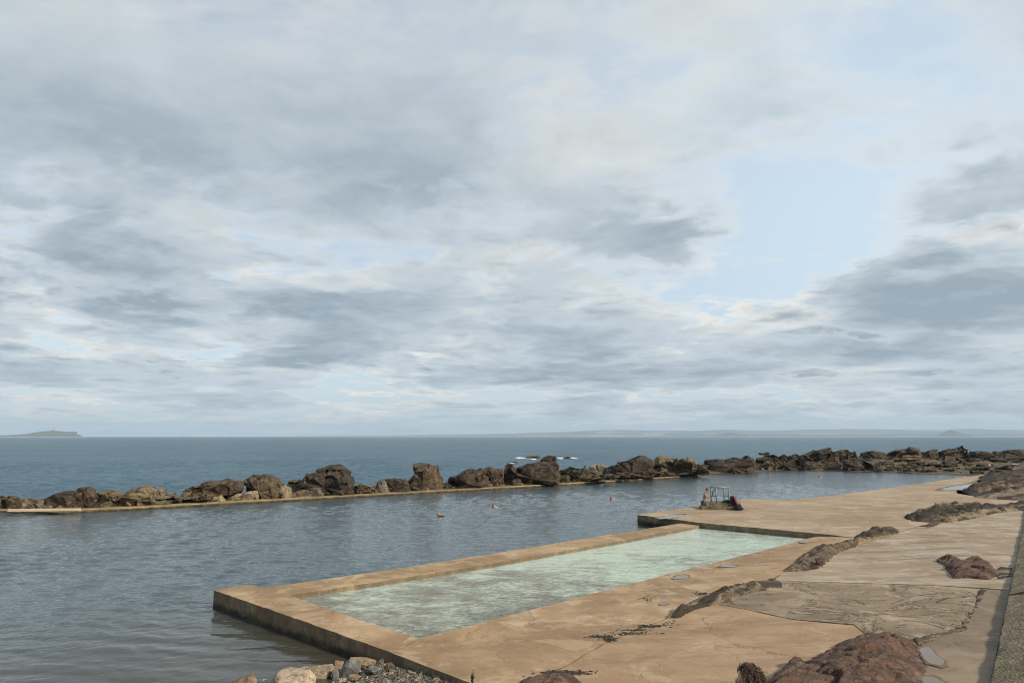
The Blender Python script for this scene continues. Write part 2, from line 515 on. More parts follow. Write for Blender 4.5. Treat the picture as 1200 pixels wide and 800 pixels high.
def spectrum(n, l0, l1, slope, main, spread):
    out = []
    for i in range(n):
        lam = l0 * (l1 / l0) ** ((i + rng.random()) / n)
        out.append((lam, slope * lam / (2 * math.pi) * (0.6 + 0.8 * rng.random()), main + rng.normal() * spread, rng.random() * 6.28))
    return out


def lowf(X, Y, sc, seed):
    r = np.random.default_rng(seed)
    Z = np.zeros_like(X)
    for i in range(9):
        a, l = r.random() * 6.28, sc * (0.6 + r.random())
        Z += np.sin(2 * math.pi / l * (X * math.sin(a) + Y * math.cos(a)) + r.random() * 6.28)
    return Z / 3.0


def water_mat(name, body, rough, scales, bstr, deep=None, refl=1.0, top=1.0, calm=None):
    """body colour seen through the surface plus a Fresnel reflection; refl and top are the mean reflectance of a choppy surface"""
    m, g = new_mat(name)
    co = g.n('ShaderNodeNewGeometry', out=0)
    h = None
    for (sc, st, k) in scales:
        t = g.m('MULTIPLY', g.noise(g.scale(co, st), sc, 3.0, 0.6, 0.6), k)
        h = t if h is None else g.m('ADD', h, t)
    if calm is not None:
        # sheltered, shallow corner by the beach: smoother water over a brown bed
        ds = g.vm('DISTANCE', co, calm[0], 1)
        k = g.smooth(ds, calm[1], calm[2], 0.16, 1.0)
        h = g.m('MULTIPLY', h, k)
        body = g.mix(g.smooth(ds, calm[1] * 0.6, calm[2] * 1.1, 0.0, 1.0), (0.046, 0.044, 0.032), body)
    nb = g.bump(h, bstr, 1.0)
    c = body if deep is None else g.mix(g.smooth(g.noise(co, 0.02, 4.0), 0.4, 0.6), body, deep)
    fr = g.m('MINIMUM', g.m('MULTIPLY', g.n('ShaderNodeFresnel', {'IOR': 1.333, 'Normal': nb}), refl), top)
    sh = g.n('ShaderNodeMixShader', {0: fr, 1: g.n('ShaderNodeBsdfDiffuse', {'Color': c, 'Normal': nb}),
                                     2: g.n('ShaderNodeBsdfGlossy', {'Color': (1, 1, 1), 'Roughness': rough, 'Normal': nb})})
    g.n('ShaderNodeOutputMaterial', {'Surface': sh}, None)
    return m


# pool water: fan of quads between the beach and the far wall
th = np.linspace(R(-52), R(50), 560)
rows = 620
T, S = np.meshgrid(th, np.linspace(0, 1, rows))
R0 = 8.0
RW = r_wall(T) + 0.35
RAD = R0 * (RW / R0) ** S
X, Y = RAD * np.sin(T), RAD * np.cos(T)
sp_ = np.maximum(RAD * np.log(RW / R0) / rows, RAD * (th[1] - th[0]))
comps = spectrum(60, 0.24, 1.25, 0.046, R(200), 0.6) + spectrum(8, 1.25, 3.0, 0.012, R(195), 0.4)
patch = 0.70 + 0.42 * lowf(X, Y, 22.0, 5)
near = np.clip((np.hypot(X + 6.5, Y - 16.0) - 3.0) / 14.0, 0.22, 1.0)
Z = waves(X, Y, comps, sp_) * np.clip(patch, 0.3, 1.3) * near
Z += waves(X, Y, spectrum(5, 0.9, 1.6, 0.020, R(188), 0.12), sp_) * (1.15 - near)
V = np.stack([X, Y, Z], -1)
M['pool'] = water_mat('pool_water', (0.052, 0.080, 0.092), 0.10, [(1.9, (1.0, 1.8, 1), 0.075), (5.5, (1.0, 1.7, 1), 0.026)], 0.9, None, 1.08, 1.0, ((-6.5, 16.0, 0.0), 4.5, 13.0))
tag(link('pool_water', grid_mesh('pool_water', V), M['pool']), kind='structure')

# open sea beyond the wall, out to the horizon
th = np.linspace(R(-62), R(62), 640)
rows = 900
T, S = np.meshgrid(th, np.linspace(0, 1, rows))
RS = r_wall(T) + 0.7
RAD = RS * (27000.0 / RS) ** (S ** 1.25)
X, Y = RAD * np.sin(T), RAD * np.cos(T)
sp_ = np.maximum(np.gradient(RAD, axis=0), RAD * (th[1] - th[0]))
comps = spectrum(40, 1.0, 4.5, 0.055, R(205), 0.6) + spectrum(10, 5.0, 18.0, 0.012, R(200), 0.35)
Z = waves(X, Y, comps, sp_) * np.clip(0.85 + 0.3 * lowf(X, Y, 90.0, 8), 0.3, 1.4) - 0.30 - RAD ** 2 / (2 * 6371000.0)      # the sea curves away
V = np.stack([X, Y, Z], -1)
M['sea'] = water_mat('sea_water', (0.042, 0.098, 0.140), 0.16,
                     [(0.035, (1, 1.5, 1), 3.0), (0.16, (1, 1.7, 1), 1.1), (0.6, (1.0, 1.8, 1), 0.50), (2.2, (1, 1.7, 1), 0.10)], 1.0, (0.048, 0.112, 0.150), 0.68, 1.0)
tag(link('sea', grid_mesh('sea', V), M['sea']), kind='structure')

# ------------------------------------------------------------------ foreshore behind the pool wall (left: a ledge, right: the reef flat)
def px_th(px): 
    p = at(px, wl_y(px)); return math.atan2(p.x, p.y)


cols, rows = 620, 70
pxs = np.linspace(-500, 1900, cols)
V = np.zeros((rows, cols, 3))
for j, px in enumerate(pxs):
    p = at(px, wl_y(px), 0.0)
    rw = math.hypot(p.x, p.y); sn, cs = p.x / rw, p.y / rw
    wd = np.interp(px, [0, 230, 420, 560, 700, 830, 950, 1050, 1900], [7, 9, 7, 9, 14, 20, 34, 60, 70])
    for i in range(rows):
        s = (i / (rows - 1)) ** 1.15
        r = rw + 0.55 + s * wd
        x, y = r * sn, r * cs
        n1 = fbm((x, y, 0), 0.16, 5); n2 = noise.ridged_multi_fractal(Vector((x, y, 3)) * 0.55, 1.0, 2.0, 5, 1.0, 2.0)
        amp = np.interp(px, [0, 600, 800, 1000, 1900], [0.30, 0.40, 0.8, 1.0, 1.0])
        base = np.interp(s, [0, 0.08, 0.55, 0.85, 1.0], [0.02, 0.18, 0.35 + 0.4 * amp, 0.25, -1.6])
        z = base + amp * (0.55 * n1 + 0.28 * (n2 - 1.0)) * min(1.0, s * 6)
        V[i, j] = (x, y, z)
tag(link('foreshore', grid_mesh('foreshore', V, False), M['foreshore']), kind='structure')

# ------------------------------------------------------------------ rocks
def rock_mesh(bm_pts_fn): pass


def displace(bm, size, seed, strata=0.05, frac=0.07, cell=0.05, bed=(0.15, 0.1, 1.0), bedf=None, block=0.07, keep=1.0):
    bm.normal_update()
    off = Vector((seed * 3.17, seed * 1.31, seed * 7.7))
    bn = Vector(bed).normalized()
    bedf = bedf or 8.0 / size
    f = 1.6 / size
    moves = []
    for v in bm.verts:
        p = v.co + off
        wv = noise.noise(p * f * 1.3)
        h = p.dot(bn) * bedf + wv * 0.7
        fl = math.floor(h)
        st = noise.cell(Vector((0.5, 0.5, fl + 0.5))) - 0.35 + (0.35 * (h - fl) - 0.25)
        fr = noise.fractal(p * f * 1.6, 0.8, 2.0, 5)
        dist, near = noise.voronoi(p * f * 1.35 + Vector((wv, wv, 0)) * 0.15)
        ce = min(0.22, dist[1] - dist[0]) - 0.16
        bl = noise.cell(near[0] * 7.3 + off)
        k_ = size * (strata * st + frac * fr + cell * ce * 1.4 + block * (0.7 * (bl - 0.4) + 1.5 * (noise.cell_vector(near[0] * 5.1 + off) - Vector((.5, .5, .5))).dot(p * f * 1.35 - near[0])))
        moves.append(Vector((v.normal.x * k_ * keep, v.normal.y * k_ * 1.5, v.normal.z * k_ * keep)))
    for v, m_ in zip(bm.verts, moves): v.co += m_


def behind_wall(px):
    p = at(px, wl_y(px), 0.0); r = math.hypot(p.x, p.y)
    return p.y * (r + 1.12) / r


def traced_rock(name, pts, foot, mat, label, group=None, depth=0.8, zf=0.25, seed=None, strata=0.05, frac=0.05, cell=0.06, bed=(0.15, 0.1, 1.0), cat='rock', n=84, smooth=False, block=0.075):
    """pts: the rock's outline in photo pixels, clockwise from anywhere; foot: photo row where it meets the ground at height zf"""
    global _seed
    cx = sum(p[0] for p in pts) / len(pts)
    Yf = at(cx, foot, zf).y
    if group in (LINE, REEF): Yf = max(Yf, behind_wall(cx))
    wpx = max(p[0] for p in pts) - min(p[0] for p in pts)
    wid = wpx * Yf / F
    hgt = (max(p[1] for p in pts) - min(p[1] for p in pts)) * Yf / F
    dep = max(wid * depth, hgt * 0.5)
    dep = min(dep, 7.0)
    Yc = Yf + dep * 0.5
    P = [aty(x, y, Yc) for x, y in pts]
    zb = zf - 0.35
    zlow = min(p.z for p in P)
    if zlow > zb:
        P = [Vector((p.x, p.y, zb + (p.z - zlow) * (max(q.z for q in P) - zb) / max(1e-3, max(q.z for q in P) - zlow))) if False else p for p in P]
    # resample the outline
    L = [0.0]
    for a, b in zip(P, P[1:] + P[:1]): L.append(L[-1] + (b - a).length)
    out = []
    Q = P + P[:1]
    for k in range(n):
        s = L[-1] * k / n
        i = max(j for j in range(len(P)) if L[j] <= s + 1e-9)
        t = (s - L[i]) / max(1e-9, L[i + 1] - L[i])
        out.append(Q[i].lerp(Q[i + 1], t))
    mx = sum(p.x for p in out) / n
    size = max(wid, hgt)
    ztop = max(p.z for p in out); zmin = min(p.z for p in out)
    mid = zmin + 0.35 * (ztop - zmin)
    for p in out:       # bury the underside
        if p.z < mid - 0.25 * (ztop - zmin): p.z = min(p.z, zb)
    bm = bmesh.new()
    rows = 21
    rings = []
    seed = seed if seed is not None else random.random() * 100
    for k in range(rows):
        t = -1 + 2 * k / (rows - 1)
        s = max(0.50, (1 - abs(t) ** 3.4)) ** 0.5
        ring = []
        for p in out:
            q = Vector((mx + (p.x - mx) * s, Yc + t * dep * 0.5, zb + (p.z - zb) * (0.25 + 0.75 * s)))
            q.y += dep * 0.10 * noise.noise(Vector((p.x, p.z, seed)) * (2.0 / size))
            ring.append(bm.verts.new(q))
        rings.append(ring)
    for a, b in zip(rings, rings[1:]):
        for k in range(n): bm.faces.new((a[k], a[(k + 1) % n], b[(k + 1) % n], b[k]))
    for ring in (rings[0], rings[-1]):
        c = bm.verts.new(sum((v.co for v in ring), Vector()) / n)
        for k in range(n): bm.faces.new((ring[k], ring[(k + 1) % n], c))
    bmesh.ops.recalc_face_normals(bm, faces=bm.faces)
    displace(bm, size, seed, strata, frac, cell, bed, block=block if strata > 0.02 else 0.012, keep=0.5)
    o = link(name, mesh_bm(name, bm, smooth), M[mat], (mx, Yc, zf))
    return tag(o, label, cat, group)


def boulder_bm(sx, sy, sz, seed, cuts=2, frac=0.05, cell=0.05, strata=0.03, block=0.03):
    r = random.Random(seed)
    bm = bmesh.new()
    for k in range(17):
        p = Vector((r.uniform(-1, 1), r.uniform(-1, 1), r.uniform(-1, 1)))
        p /= (abs(p.x) ** 4 + abs(p.y) ** 4 + abs(p.z) ** 4) ** 0.25
        bm.verts.new((p.x * sx / 2, p.y * sy / 2, p.z * sz / 2))
    res = bmesh.ops.convex_hull(bm, input=bm.verts[:])
    bmesh.ops.delete(bm, geom=[v for v in bm.verts if not v.link_faces], context='VERTS')
    bmesh.ops.bevel(bm, geom=bm.edges[:], offset=0.05 * min(sx, sy, sz), segments=1, affect='EDGES', clamp_overlap=True)
    bmesh.ops.triangulate(bm, faces=bm.faces[:])
    bmesh.ops.subdivide_edges(bm, edges=bm.edges[:], cuts=cuts, use_grid_fill=True)
    displace(bm, (sx + sy + sz) / 3, seed, strata, frac, cell, block=block)
    return bm


def boulder(name, px, foot, wpx, hpx, mat, label, group=None, zf=0.25, depth=0.8, seed=1, rz=0.0, cuts=2, cat='boulder', tilt=0.0, sink=0.15, **kw):
    p = at(px, foot, zf)
    if group in (LINE, REEF, SC) and p.y < behind_wall(px):
        p = Vector((p.x * behind_wall(px) / p.y, behind_wall(px), zf))
    sc = p.y / F
    sx, sz = wpx * sc, hpx * sc * 1.1
    sy = sx * depth
    bm = boulder_bm(sx, sy, sz, seed, cuts, **kw)
    bmesh.ops.rotate(bm, verts=bm.verts, matrix=Matrix.Rotation(rz, 3, 'Z') @ Matrix.Rotation(tilt, 3, 'Y'))
    lo = min(v.co.z for v in bm.verts)
    base = Vector((p.x, p.y + sy * 0.5, zf))
    bmesh.ops.translate(bm, verts=bm.verts, vec=base + Vector((0, 0, -lo - sink * sz)))
    o = link(name, mesh_bm(name, bm), M[mat], base)
    return tag(o, label, cat, group)


SC = 'angular stones strewn over the reef flat'
LINE = 'rocks lined up behind the far pool wall'
REEF = 'rock outcrops of the reef beyond the pool'
T_ = traced_rock
T_('rock', [(-8, 596), (-8, 582), (-2, 580.5), (5, 580.5), (7.5, 583), (8, 595)], 597.5, 'rock_brown', 'low brown rock cut by the left end of the pool wall line, leftmost of all', LINE)
T_('rock', [(8, 596), (8.5, 582), (11, 580), (18, 581), (24, 584), (26, 595)], 597.5, 'rock_brown', 'rounded brown rock just left of the grey triangular rock', LINE)
T_('rock', [(31, 597), (36, 591), (43, 584), (48, 585), (54, 590), (61, 597)], 598, 'rock_grey', 'grey triangular rock sitting behind the pale timber beam', LINE, depth=0.6)
T_('rock', [(55, 584), (66, 579.5), (75, 575.6), (87.5, 575), (91, 580), (93, 596), (62.5, 597), (59, 589)], 598, 'rock_dark', 'big black rock behind the right end of the pale timber beam', LINE)
T_('rock', [(90, 577), (92, 572), (97, 570), (105, 570), (110, 574), (113, 582), (112, 594), (95, 595)], 596.5, 'rock_brown', 'round-topped brown rock leaning against the big black rock', LINE)
T_('rock_ledge', [(104, 595), (112, 579), (120, 577), (130, 574.5), (138, 574.5), (141, 579), (150, 577), (165, 578), (180, 580), (182, 593)], 596.5, 'rock_ochre', 'broken ochre ledge between the round-topped rock and the low weedy mound', LINE, depth=0.35, strata=0.15, cat='ledge')
T_('rock', [(146, 579), (158, 572), (167, 569), (178, 570), (184, 574), (184, 580)], 586, 'rock_ochre', 'low weedy ochre mound on top of the broken ledge', LINE, depth=0.7)
T_('rock', [(183, 578), (190, 570.5), (195, 573), (192, 579)], 585, 'rock_pale', 'small pale block tilted beside the low weedy mound', LINE)
T_('rock_ledge', [(176, 594), (184, 582), (196, 578), (206, 576), (213, 578), (225, 578), (236, 575), (246, 575), (250, 589)], 593.5, 'rock_ochre', 'flat broken ochre ledge ending at the split brown boulder', LINE, depth=0.35, strata=0.15, cat='ledge')
T_('rock', [(213, 576), (225, 571), (240, 568.5), (246, 571), (242, 576)], 582, 'rock_ochre', 'thin weedy sliver of rock at the sea edge behind the flat ledge', LINE, depth=0.4)
T_('boulder', [(239, 567), (246, 565), (260.6, 563.7), (267.5, 559.4), (274, 560), (282, 562.5), (284.5, 567.5), (284, 577), (271, 578), (259, 581), (250, 587), (241, 582)], 589, 'rock_brown', 'split brown boulder with an overhang above the small pale stone', LINE, strata=0.03, frac=0.04)
T_('rock', [(248.5, 588), (251, 582), (259, 580), (264, 586), (263, 589)], 591, 'rock_pale', 'small pale stone under the overhang of the split boulder', LINE)
T_('rock', [(265, 585), (269, 580), (285, 577), (300, 574), (302.5, 576), (302, 586), (267, 588)], 589.5, 'rock_pale', 'long pale slab lying between two brown boulders', LINE, depth=0.3, strata=0.02)
T_('boulder', [(286, 571), (287.5, 562.5), (290.6, 559), (293, 559.5), (295, 554.4), (304, 557), (309, 554), (316, 555), (327, 561), (334, 566), (336, 586), (305, 586), (288, 584)], 587, 'rock_brown', 'layered brown boulder whose beds slope down to the right behind the pale block', LINE, strata=0.09, bed=(0.5, 0, 0.85))
T_('rock', [(311, 586), (315, 577), (325, 569), (332.5, 567.5), (340, 571), (341.5, 585)], 587.5, 'rock_pale', 'pale angular block in front of the layered brown boulder', LINE, strata=0.01, frac=0.025, cell=0.02)
T_('rock', [(341, 585), (342, 577), (352, 575.5), (364, 575.6), (366, 584)], 586, 'rock_ochre', 'low ribbed ochre rock right of the pale angular block', LINE)
T_('rock', [(364, 584), (364, 571.5), (368, 570.5), (375, 570.6), (379, 579), (379, 583)], 585, 'rock_grey', 'small grey cube of stone at the left foot of the tallest dark boulder', LINE, strata=0.02, frac=0.03, cell=0.02)
T_('boulder', [(354, 568), (354.4, 560), (360.6, 553), (369, 552.5), (372.5, 547.5), (380.6, 546), (382.5, 544.4), (399, 544), (406, 548), (411, 552), (409, 556), (411.5, 562.5), (415, 568), (415, 580), (379, 581), (357, 580)], 580, 'rock_dark', 'largest dark boulder of the row with an undercut banded cap', LINE, strata=0.07)
T_('rock_ledge', [(334, 580), (340, 564), (348, 562.5), (356, 565), (358, 578)], 578, 'rock_ochre', 'flat ochre ledge between the layered boulder and the largest dark boulder', LINE, cat='ledge', depth=0.4)
T_('rock_ledge', [(410, 580), (416, 566), (424, 564), (432, 566), (440, 567), (444, 578)], 581, 'rock_ochre', 'low tumbled ochre ledge right of the largest dark boulder', LINE, cat='ledge', depth=0.4, strata=0.15)
T_('rock', [(439, 579), (440, 569), (443, 562.5), (450, 562), (454, 568), (457, 577)], 579.5, 'rock_grey', 'greyish knob of rock left of the flat-topped dark slab', LINE)
T_('rock', [(450, 578), (451, 563), (460, 561.5), (469, 560.6), (475, 563), (481, 576)], 577.5, 'rock_dark', 'flat-topped dark slab left of the pillar rock', LINE, depth=0.5)
T_('boulder', [(482.5, 549), (484, 542.5), (491, 542), (504, 542), (506, 545), (514, 545), (515, 549), (514, 553), (517.5, 559), (519.5, 565), (519, 575), (479, 577), (476, 564), (484, 555.6)], 577, 'rock_brown', 'tall pillar rock with a flat overhanging cap', LINE, strata=0.04, frac=0.035, depth=0.7)
T_('rock', [(486, 576), (492.5, 569), (499, 566), (503, 570), (506, 576)], 577.5, 'rock_grey', 'small grey domed stone at the foot of the pillar rock', LINE)
T_('boulder', [(525, 572), (526, 566), (528, 560), (536, 557), (545, 550.6), (555, 549.5), (564, 549), (571, 553), (571, 571)], 574, 'rock_dark', 'dark layered dome of rock right of the pillar rock', LINE, strata=0.09, bed=(-0.25, 0, 0.95))
T_('rock', [(566, 570), (567, 550), (574, 546), (580, 548), (589, 550), (591, 560), (590, 570)], 571.5, 'rock_brown', 'brown rock with an ochre foot joined to the dark layered dome', LINE, strata=0.06)
T_('rock', [(557, 572), (561, 566), (566, 563.5), (572, 562.5), (575.5, 567.5), (575, 572)], 573, 'rock_grey', 'smooth grey stone leaning on the dark layered dome', LINE)
T_('rock', [(519, 574), (522, 569), (528, 568), (532, 571), (532, 574)], 575, 'rock_dark', 'small dark stone between the pillar rock and the layered dome', LINE)
T_('boulder', [(590, 569), (590, 559), (594, 545.6), (598, 544), (603, 549), (611, 546), (619, 542.5), (632, 541), (652, 540), (657, 546), (656, 560), (652, 567)], 569, 'rock_dark', 'broad dark hump of rock carrying a loose slab on its top', LINE, strata=0.05, depth=0.5)
T_('rock', [(630, 545), (632, 541), (636, 535.5), (641, 533.5), (651, 533), (652.5, 537), (651, 545)], 567, 'rock_dark', 'loose dark slab perched on the broad hump of rock', LINE, zf=0.6, depth=0.6)
for k, (px, ft, wp, hp, mt, lb) in enumerate([
        (605, 569, 12, 8, 'rock_dark', 'dark brown stone at the left foot of the broad hump'),
        (622, 568.5, 11, 7, 'rock_grey', 'greyish stone at the middle foot of the broad hump'),
        (633, 568, 12, 7, 'rock_dark', 'squat dark stone right of the greyish one under the broad hump'),
        (645, 567.5, 9, 7, 'rock_brown', 'upright brown stone at the right foot of the broad hump'),
        (660, 566.5, 18, 10, 'rock_dark', 'black block against the wall just right of the broad hump'),
        (683, 565, 16, 12, 'rock_dark', 'square dark block below the notched ridge'),
        (700, 563.5, 13, 8, 'rock_grey', 'grey wedge of stone right of the square dark block'),
        (716, 563, 10, 8, 'rock_brown', 'brown stone at the left foot of the weedy double-humped ridge'),
        (731, 561.5, 13, 6, 'rock_grey', 'flat grey stone under the hollow of the weedy ridge'),
        (392, 583, 9, 5, 'rock_ochre', 'small flat stone below the largest dark boulder'),
        (420, 581, 13, 6, 'rock_dark', 'dark stone at the wall right of the largest boulder'),
        (432, 580.5, 9, 7, 'rock_grey', 'grey pebble-shaped stone beside the low tumbled ledge'),
        (547, 573.5, 9, 5, 'rock_brown', 'small brown stone under the layered dome'),
        (580, 571, 10, 5, 'rock_grey', 'flat grey stone under the ochre-footed rock'),
        (122, 596.5, 13, 7, 'rock_ochre', 'small ochre block at the wall below the broken ledge'),
        (150, 595.5, 15, 9, 'rock_pale', 'pale rounded block at the wall in front of the broken ledge'),
        (171, 595, 18, 9, 'rock_pale', 'wide pale block beside the greenish patch of the ledge'),
        (206, 592.5, 13, 6, 'rock_brown', 'brown flat stone at the wall in the middle of the flat ledge'),
        (228, 591.5, 20, 7, 'rock_ochre', 'long low ochre stone left of the split boulder')]):
    boulder('rock', px, ft, wp, hp, mt, lb, LINE, seed=30 + k, rz=k * 0.7, cat='rock', depth=0.7)
T_('rock_ridge', [(655, 566), (657, 549), (668, 545), (680, 546.5), (686, 543), (689, 547), (697, 552), (704, 555), (704, 563)], 565, 'rock_brown', 'notched brown ridge right of the broad hump', REEF, depth=0.4, cat='rock', strata=0.07)
T_('rock_ridge', [(688, 552), (692, 545.5), (700, 544), (710, 546), (716, 552)], 556, 'rock_pale', 'pale low rock peeping out behind the notched ridge', REEF, depth=0.5, cat='rock')
T_('rock_ridge', [(704, 562), (710, 545), (720, 540), (730, 539), (740, 538), (750, 535), (756, 535), (761, 538), (766, 541), (768, 560)], 561.5, 'rock_dark', 'left hump of the weedy ridge with a dark hollow under it', REEF, depth=0.35, cat='rock', strata=0.07, bed=(-0.3, 0, 1))
T_('rock_ridge', [(763, 558), (766, 541), (770, 537), (775, 535.6), (780, 536), (786, 538.6), (800, 536.6), (805, 537), (812, 538.5), (816, 542), (818, 556)], 558.5, 'rock_ochre', 'right hump of the weedy ridge streaked with yellow weed', REEF, depth=0.35, cat='rock', strata=0.07, bed=(-0.3, 0, 1))
T_('rock_ledge', [(742, 560), (756, 553), (780, 550), (806, 548), (830, 547), (832, 557)], 560, 'rock_dark', 'thin dark ledge along the water in front of the weedy ridge', REEF, depth=0.12, cat='ledge', strata=0.1)
T_('rock_ridge', [(818, 555), (821, 542), (827, 539), (841, 536), (861, 534.5), (867, 535.5), (874, 532), (880, 534), (884, 537), (890, 551)], 553.5, 'rock_dark', 'long dark ridge rising towards the reddish block', REEF, depth=0.22, cat='rock', strata=0.06, bed=(-0.3, 0, 1))
T_('rock', [(869, 547), (870, 536), (880, 536), (885, 542), (884, 549)], 551, 'rock_red', 'reddish block lying on the long dark ridge', REEF, cat='rock', strata=0.02, frac=0.02, cell=0.02, depth=0.5)
T_('rock_ridge', [(882, 550), (884, 536), (894, 532.5), (906, 531.5), (912.5, 534), (919, 531.5), (924, 534), (932.5, 530), (938, 532), (946, 534), (946, 549)], 550.5, 'rock_dark', 'three-knobbed dark ridge right of the reddish block', REEF, depth=0.22, cat='rock', strata=0.06)
T_('rock', [(893, 546), (898, 539), (905, 539.5), (911, 543), (908, 547)], 550.5, 'rock_ochre', 'ochre wedge under the three-knobbed ridge', REEF, cat='rock')
T_('rock_ridge', [(938, 547), (940, 532.5), (948, 530.6), (956, 527.5), (966, 525), (972.5, 522.5), (975.6, 523.5), (976, 527), (980, 528), (984, 546)], 546, 'rock_dark', 'dark ridge with a beak pointing up to the right', REEF, depth=0.4, cat='rock', strata=0.07, bed=(-0.4, 0, 1))
T_('rock_ridge', [(974, 546), (980, 528.5), (990, 527), (1004, 527.5), (1006.5, 532), (1010, 545)], 545.5, 'rock_brown', 'square brown ridge block right of the beaked ridge', REEF, depth=0.4, cat='rock', strata=0.07)
T_('rock_ridge', [(1005, 543), (1009, 530), (1015, 528), (1020, 527.5), (1030, 529), (1038, 530.6), (1042, 542)], 542, 'rock_dark', 'low dark rounded outcrop between two brown ridge blocks', REEF, depth=0.4, cat='rock')
T_('rock_ridge', [(1034, 542), (1038, 530.6), (1045, 528), (1056, 525.6), (1074, 525), (1077, 528), (1080, 541)], 541, 'rock_brown', 'flat-topped brown ridge left of the highest tilted slab', REEF, depth=0.35, cat='rock', strata=0.06)
T_('rock_ridge', [(1074, 541), (1077.5, 529), (1086, 527), (1095, 525), (1097, 528), (1100, 540)], 540, 'rock_brown', 'small tilted slab leaning left of the highest slab', REEF, depth=0.5, cat='rock', strata=0.08, bed=(-0.3, 0, 1))
T_('rock_ridge', [(1095, 541), (1097, 527.5), (1110, 523.5), (1125, 520.6), (1129, 520), (1130.5, 523), (1136, 526), (1140, 540)], 540, 'rock_brown', 'highest tilted slab of the reef with orange lichen', REEF, depth=0.4, cat='rock', strata=0.08, bed=(-0.3, 0, 1))
T_('rock_ridge', [(1132, 540), (1136, 526.5), (1147.5, 527.5), (1157.5, 528), (1163, 530), (1168, 539)], 539, 'rock_dark', 'jagged dark outcrop right of the highest slab', REEF, depth=0.4, cat='rock')
T_('rock_ridge', [(1158, 539), (1163, 529), (1169, 526), (1182.5, 526), (1195, 527.5), (1210, 528.5), (1225, 538)], 538, 'rock_dark', 'dark flat-topped outcrop reaching the right edge of the photo', REEF, depth=0.3, cat='rock', strata=0.07)
T_('rock_ridge', [(1028, 547), (1030, 538), (1042, 535), (1060, 533.5), (1080, 535), (1082, 545)], 547, 'rock_ochre', 'long pale-faced slab below the flat-topped brown ridge', REEF, depth=0.2, cat='rock', strata=0.07)
T_('rock_ridge', [(985, 549), (988, 540), (1000, 536), (1012, 538), (1022, 541), (1024, 549)], 550, 'rock_dark', 'dark sloping slab below the square brown ridge block', REEF, depth=0.25, cat='rock', strata=0.07)
T_('rock', [(1025, 551), (1026, 543), (1030, 542.5), (1036, 549), (1035, 551)], 551.5, 'rock_grey', 'grey upright slab near the pool end below the dark sloping slab', REEF, cat='rock', depth=0.4)
T_('rock_ridge', [(942, 549), (948, 543), (962, 540), (978, 539.5), (986, 544), (986, 550)], 550.5, 'rock_brown', 'brown slope of rock at the water under the beaked ridge', REEF, depth=0.2, cat='rock')
T_('rock', [(1101, 548), (1104, 540), (1114, 539), (1121, 541), (1124, 547)], 548, 'rock_dark', 'dark boulder on the flat below the highest slab', REEF, cat='boulder', depth=0.5)
T_('rock_ridge', [(1120, 546), (1124, 538), (1140, 537), (1158, 540), (1166, 545)], 546, 'rock_dark', 'low dark ledge on the flat below the jagged outcrop', REEF, depth=0.2, cat='ledge', strata=0.08)
T_('rock_ridge', [(1165, 545), (1172, 538), (1190, 537.5), (1205, 539), (1210, 545)], 545.5, 'rock_dark', 'low dark ledge near the right edge below the flat-topped outcrop', REEF, depth=0.2, cat='ledge', strata=0.08)
OFF = 'weedy rocks awash in the sea'
T_('rock', [(614, 538), (616, 534.5), (622, 533), (630, 532.8), (633.5, 535), (633, 538)], 537.2, 'rock_ochre', 'weedy yellow-brown rock awash out at sea with foam on its left', OFF, zf=-0.3, cat='rock', depth=0.5)
T_('rock', [(658, 537.5), (661, 535), (667, 534), (670, 535.5), (670, 537.5)], 537, 'rock_ochre', 'small weedy rock awash right of the perched slab', OFF, zf=-0.3, cat='rock', depth=0.5)
T_('rock', [(592, 543), (595, 541.8), (602, 540.5), (607, 541), (607, 543)], 543, 'rock_ochre', 'flat weedy rock awash nearer the wall, left of the perched slab', OFF, zf=-0.3, cat='rock', depth=0.4)
T_('rock', [(888, 531.5), (889, 529.5), (897, 529.5), (899, 528.4), (903, 530), (902, 532)], 533, 'rock_ochre', 'yellowish rock awash behind the three-knobbed ridge', OFF, zf=-0.3, cat='rock', depth=0.4)

# scattered reef rocks one can count, on the flat at the pool's end
rr_ = random.Random(5)
for k in range(130):
    px = rr_.uniform(985, 1215); f_ = rr_.random()
    py = wl_y(px) - 1.0 - f_ * 11
    s = rr_.uniform(3.0, 8.0) * (0.6 + 0.4 * (1 - f_))
    boulder('stone', px, py, s, s * rr_.uniform(0.35, 0.65), rr_.choice(['rock_dark', 'rock_brown', 'rock_ochre', 'rock_dark', 'rock_grey']),
            'small angular brown stone strewn on the reef flat at the pool end', SC, zf=0.35, seed=200 + k, rz=rr_.uniform(0, 3), cuts=1, cat='stone', sink=0.25)
PK = 'dark rocks packed between the reef outcrops'
for k in range(120):
    px = rr_.uniform(700, 1215); f_ = rr_.random()
    span = np.interp(px, [700, 830, 930, 1000, 1215], [7, 12, 15, 17, 19])
    py = wl_y(px) - 3.0 - f_ * (span - 4)
    s = rr_.uniform(9, 20)
    boulder('rock', px, py, s, s * rr_.uniform(0.20, 0.36), rr_.choice(['rock_dark', 'rock_dark', 'rock_brown', 'rock_ochre']),
            'dark weedy rock packed between the larger outcrops of the reef', PK, zf=0.3 + 0.7 * f_, seed=700 + k, rz=rr_.uniform(0, 3), cuts=2, cat='rock', sink=0.3, strata=0.07, block=0.08, depth=1.1)
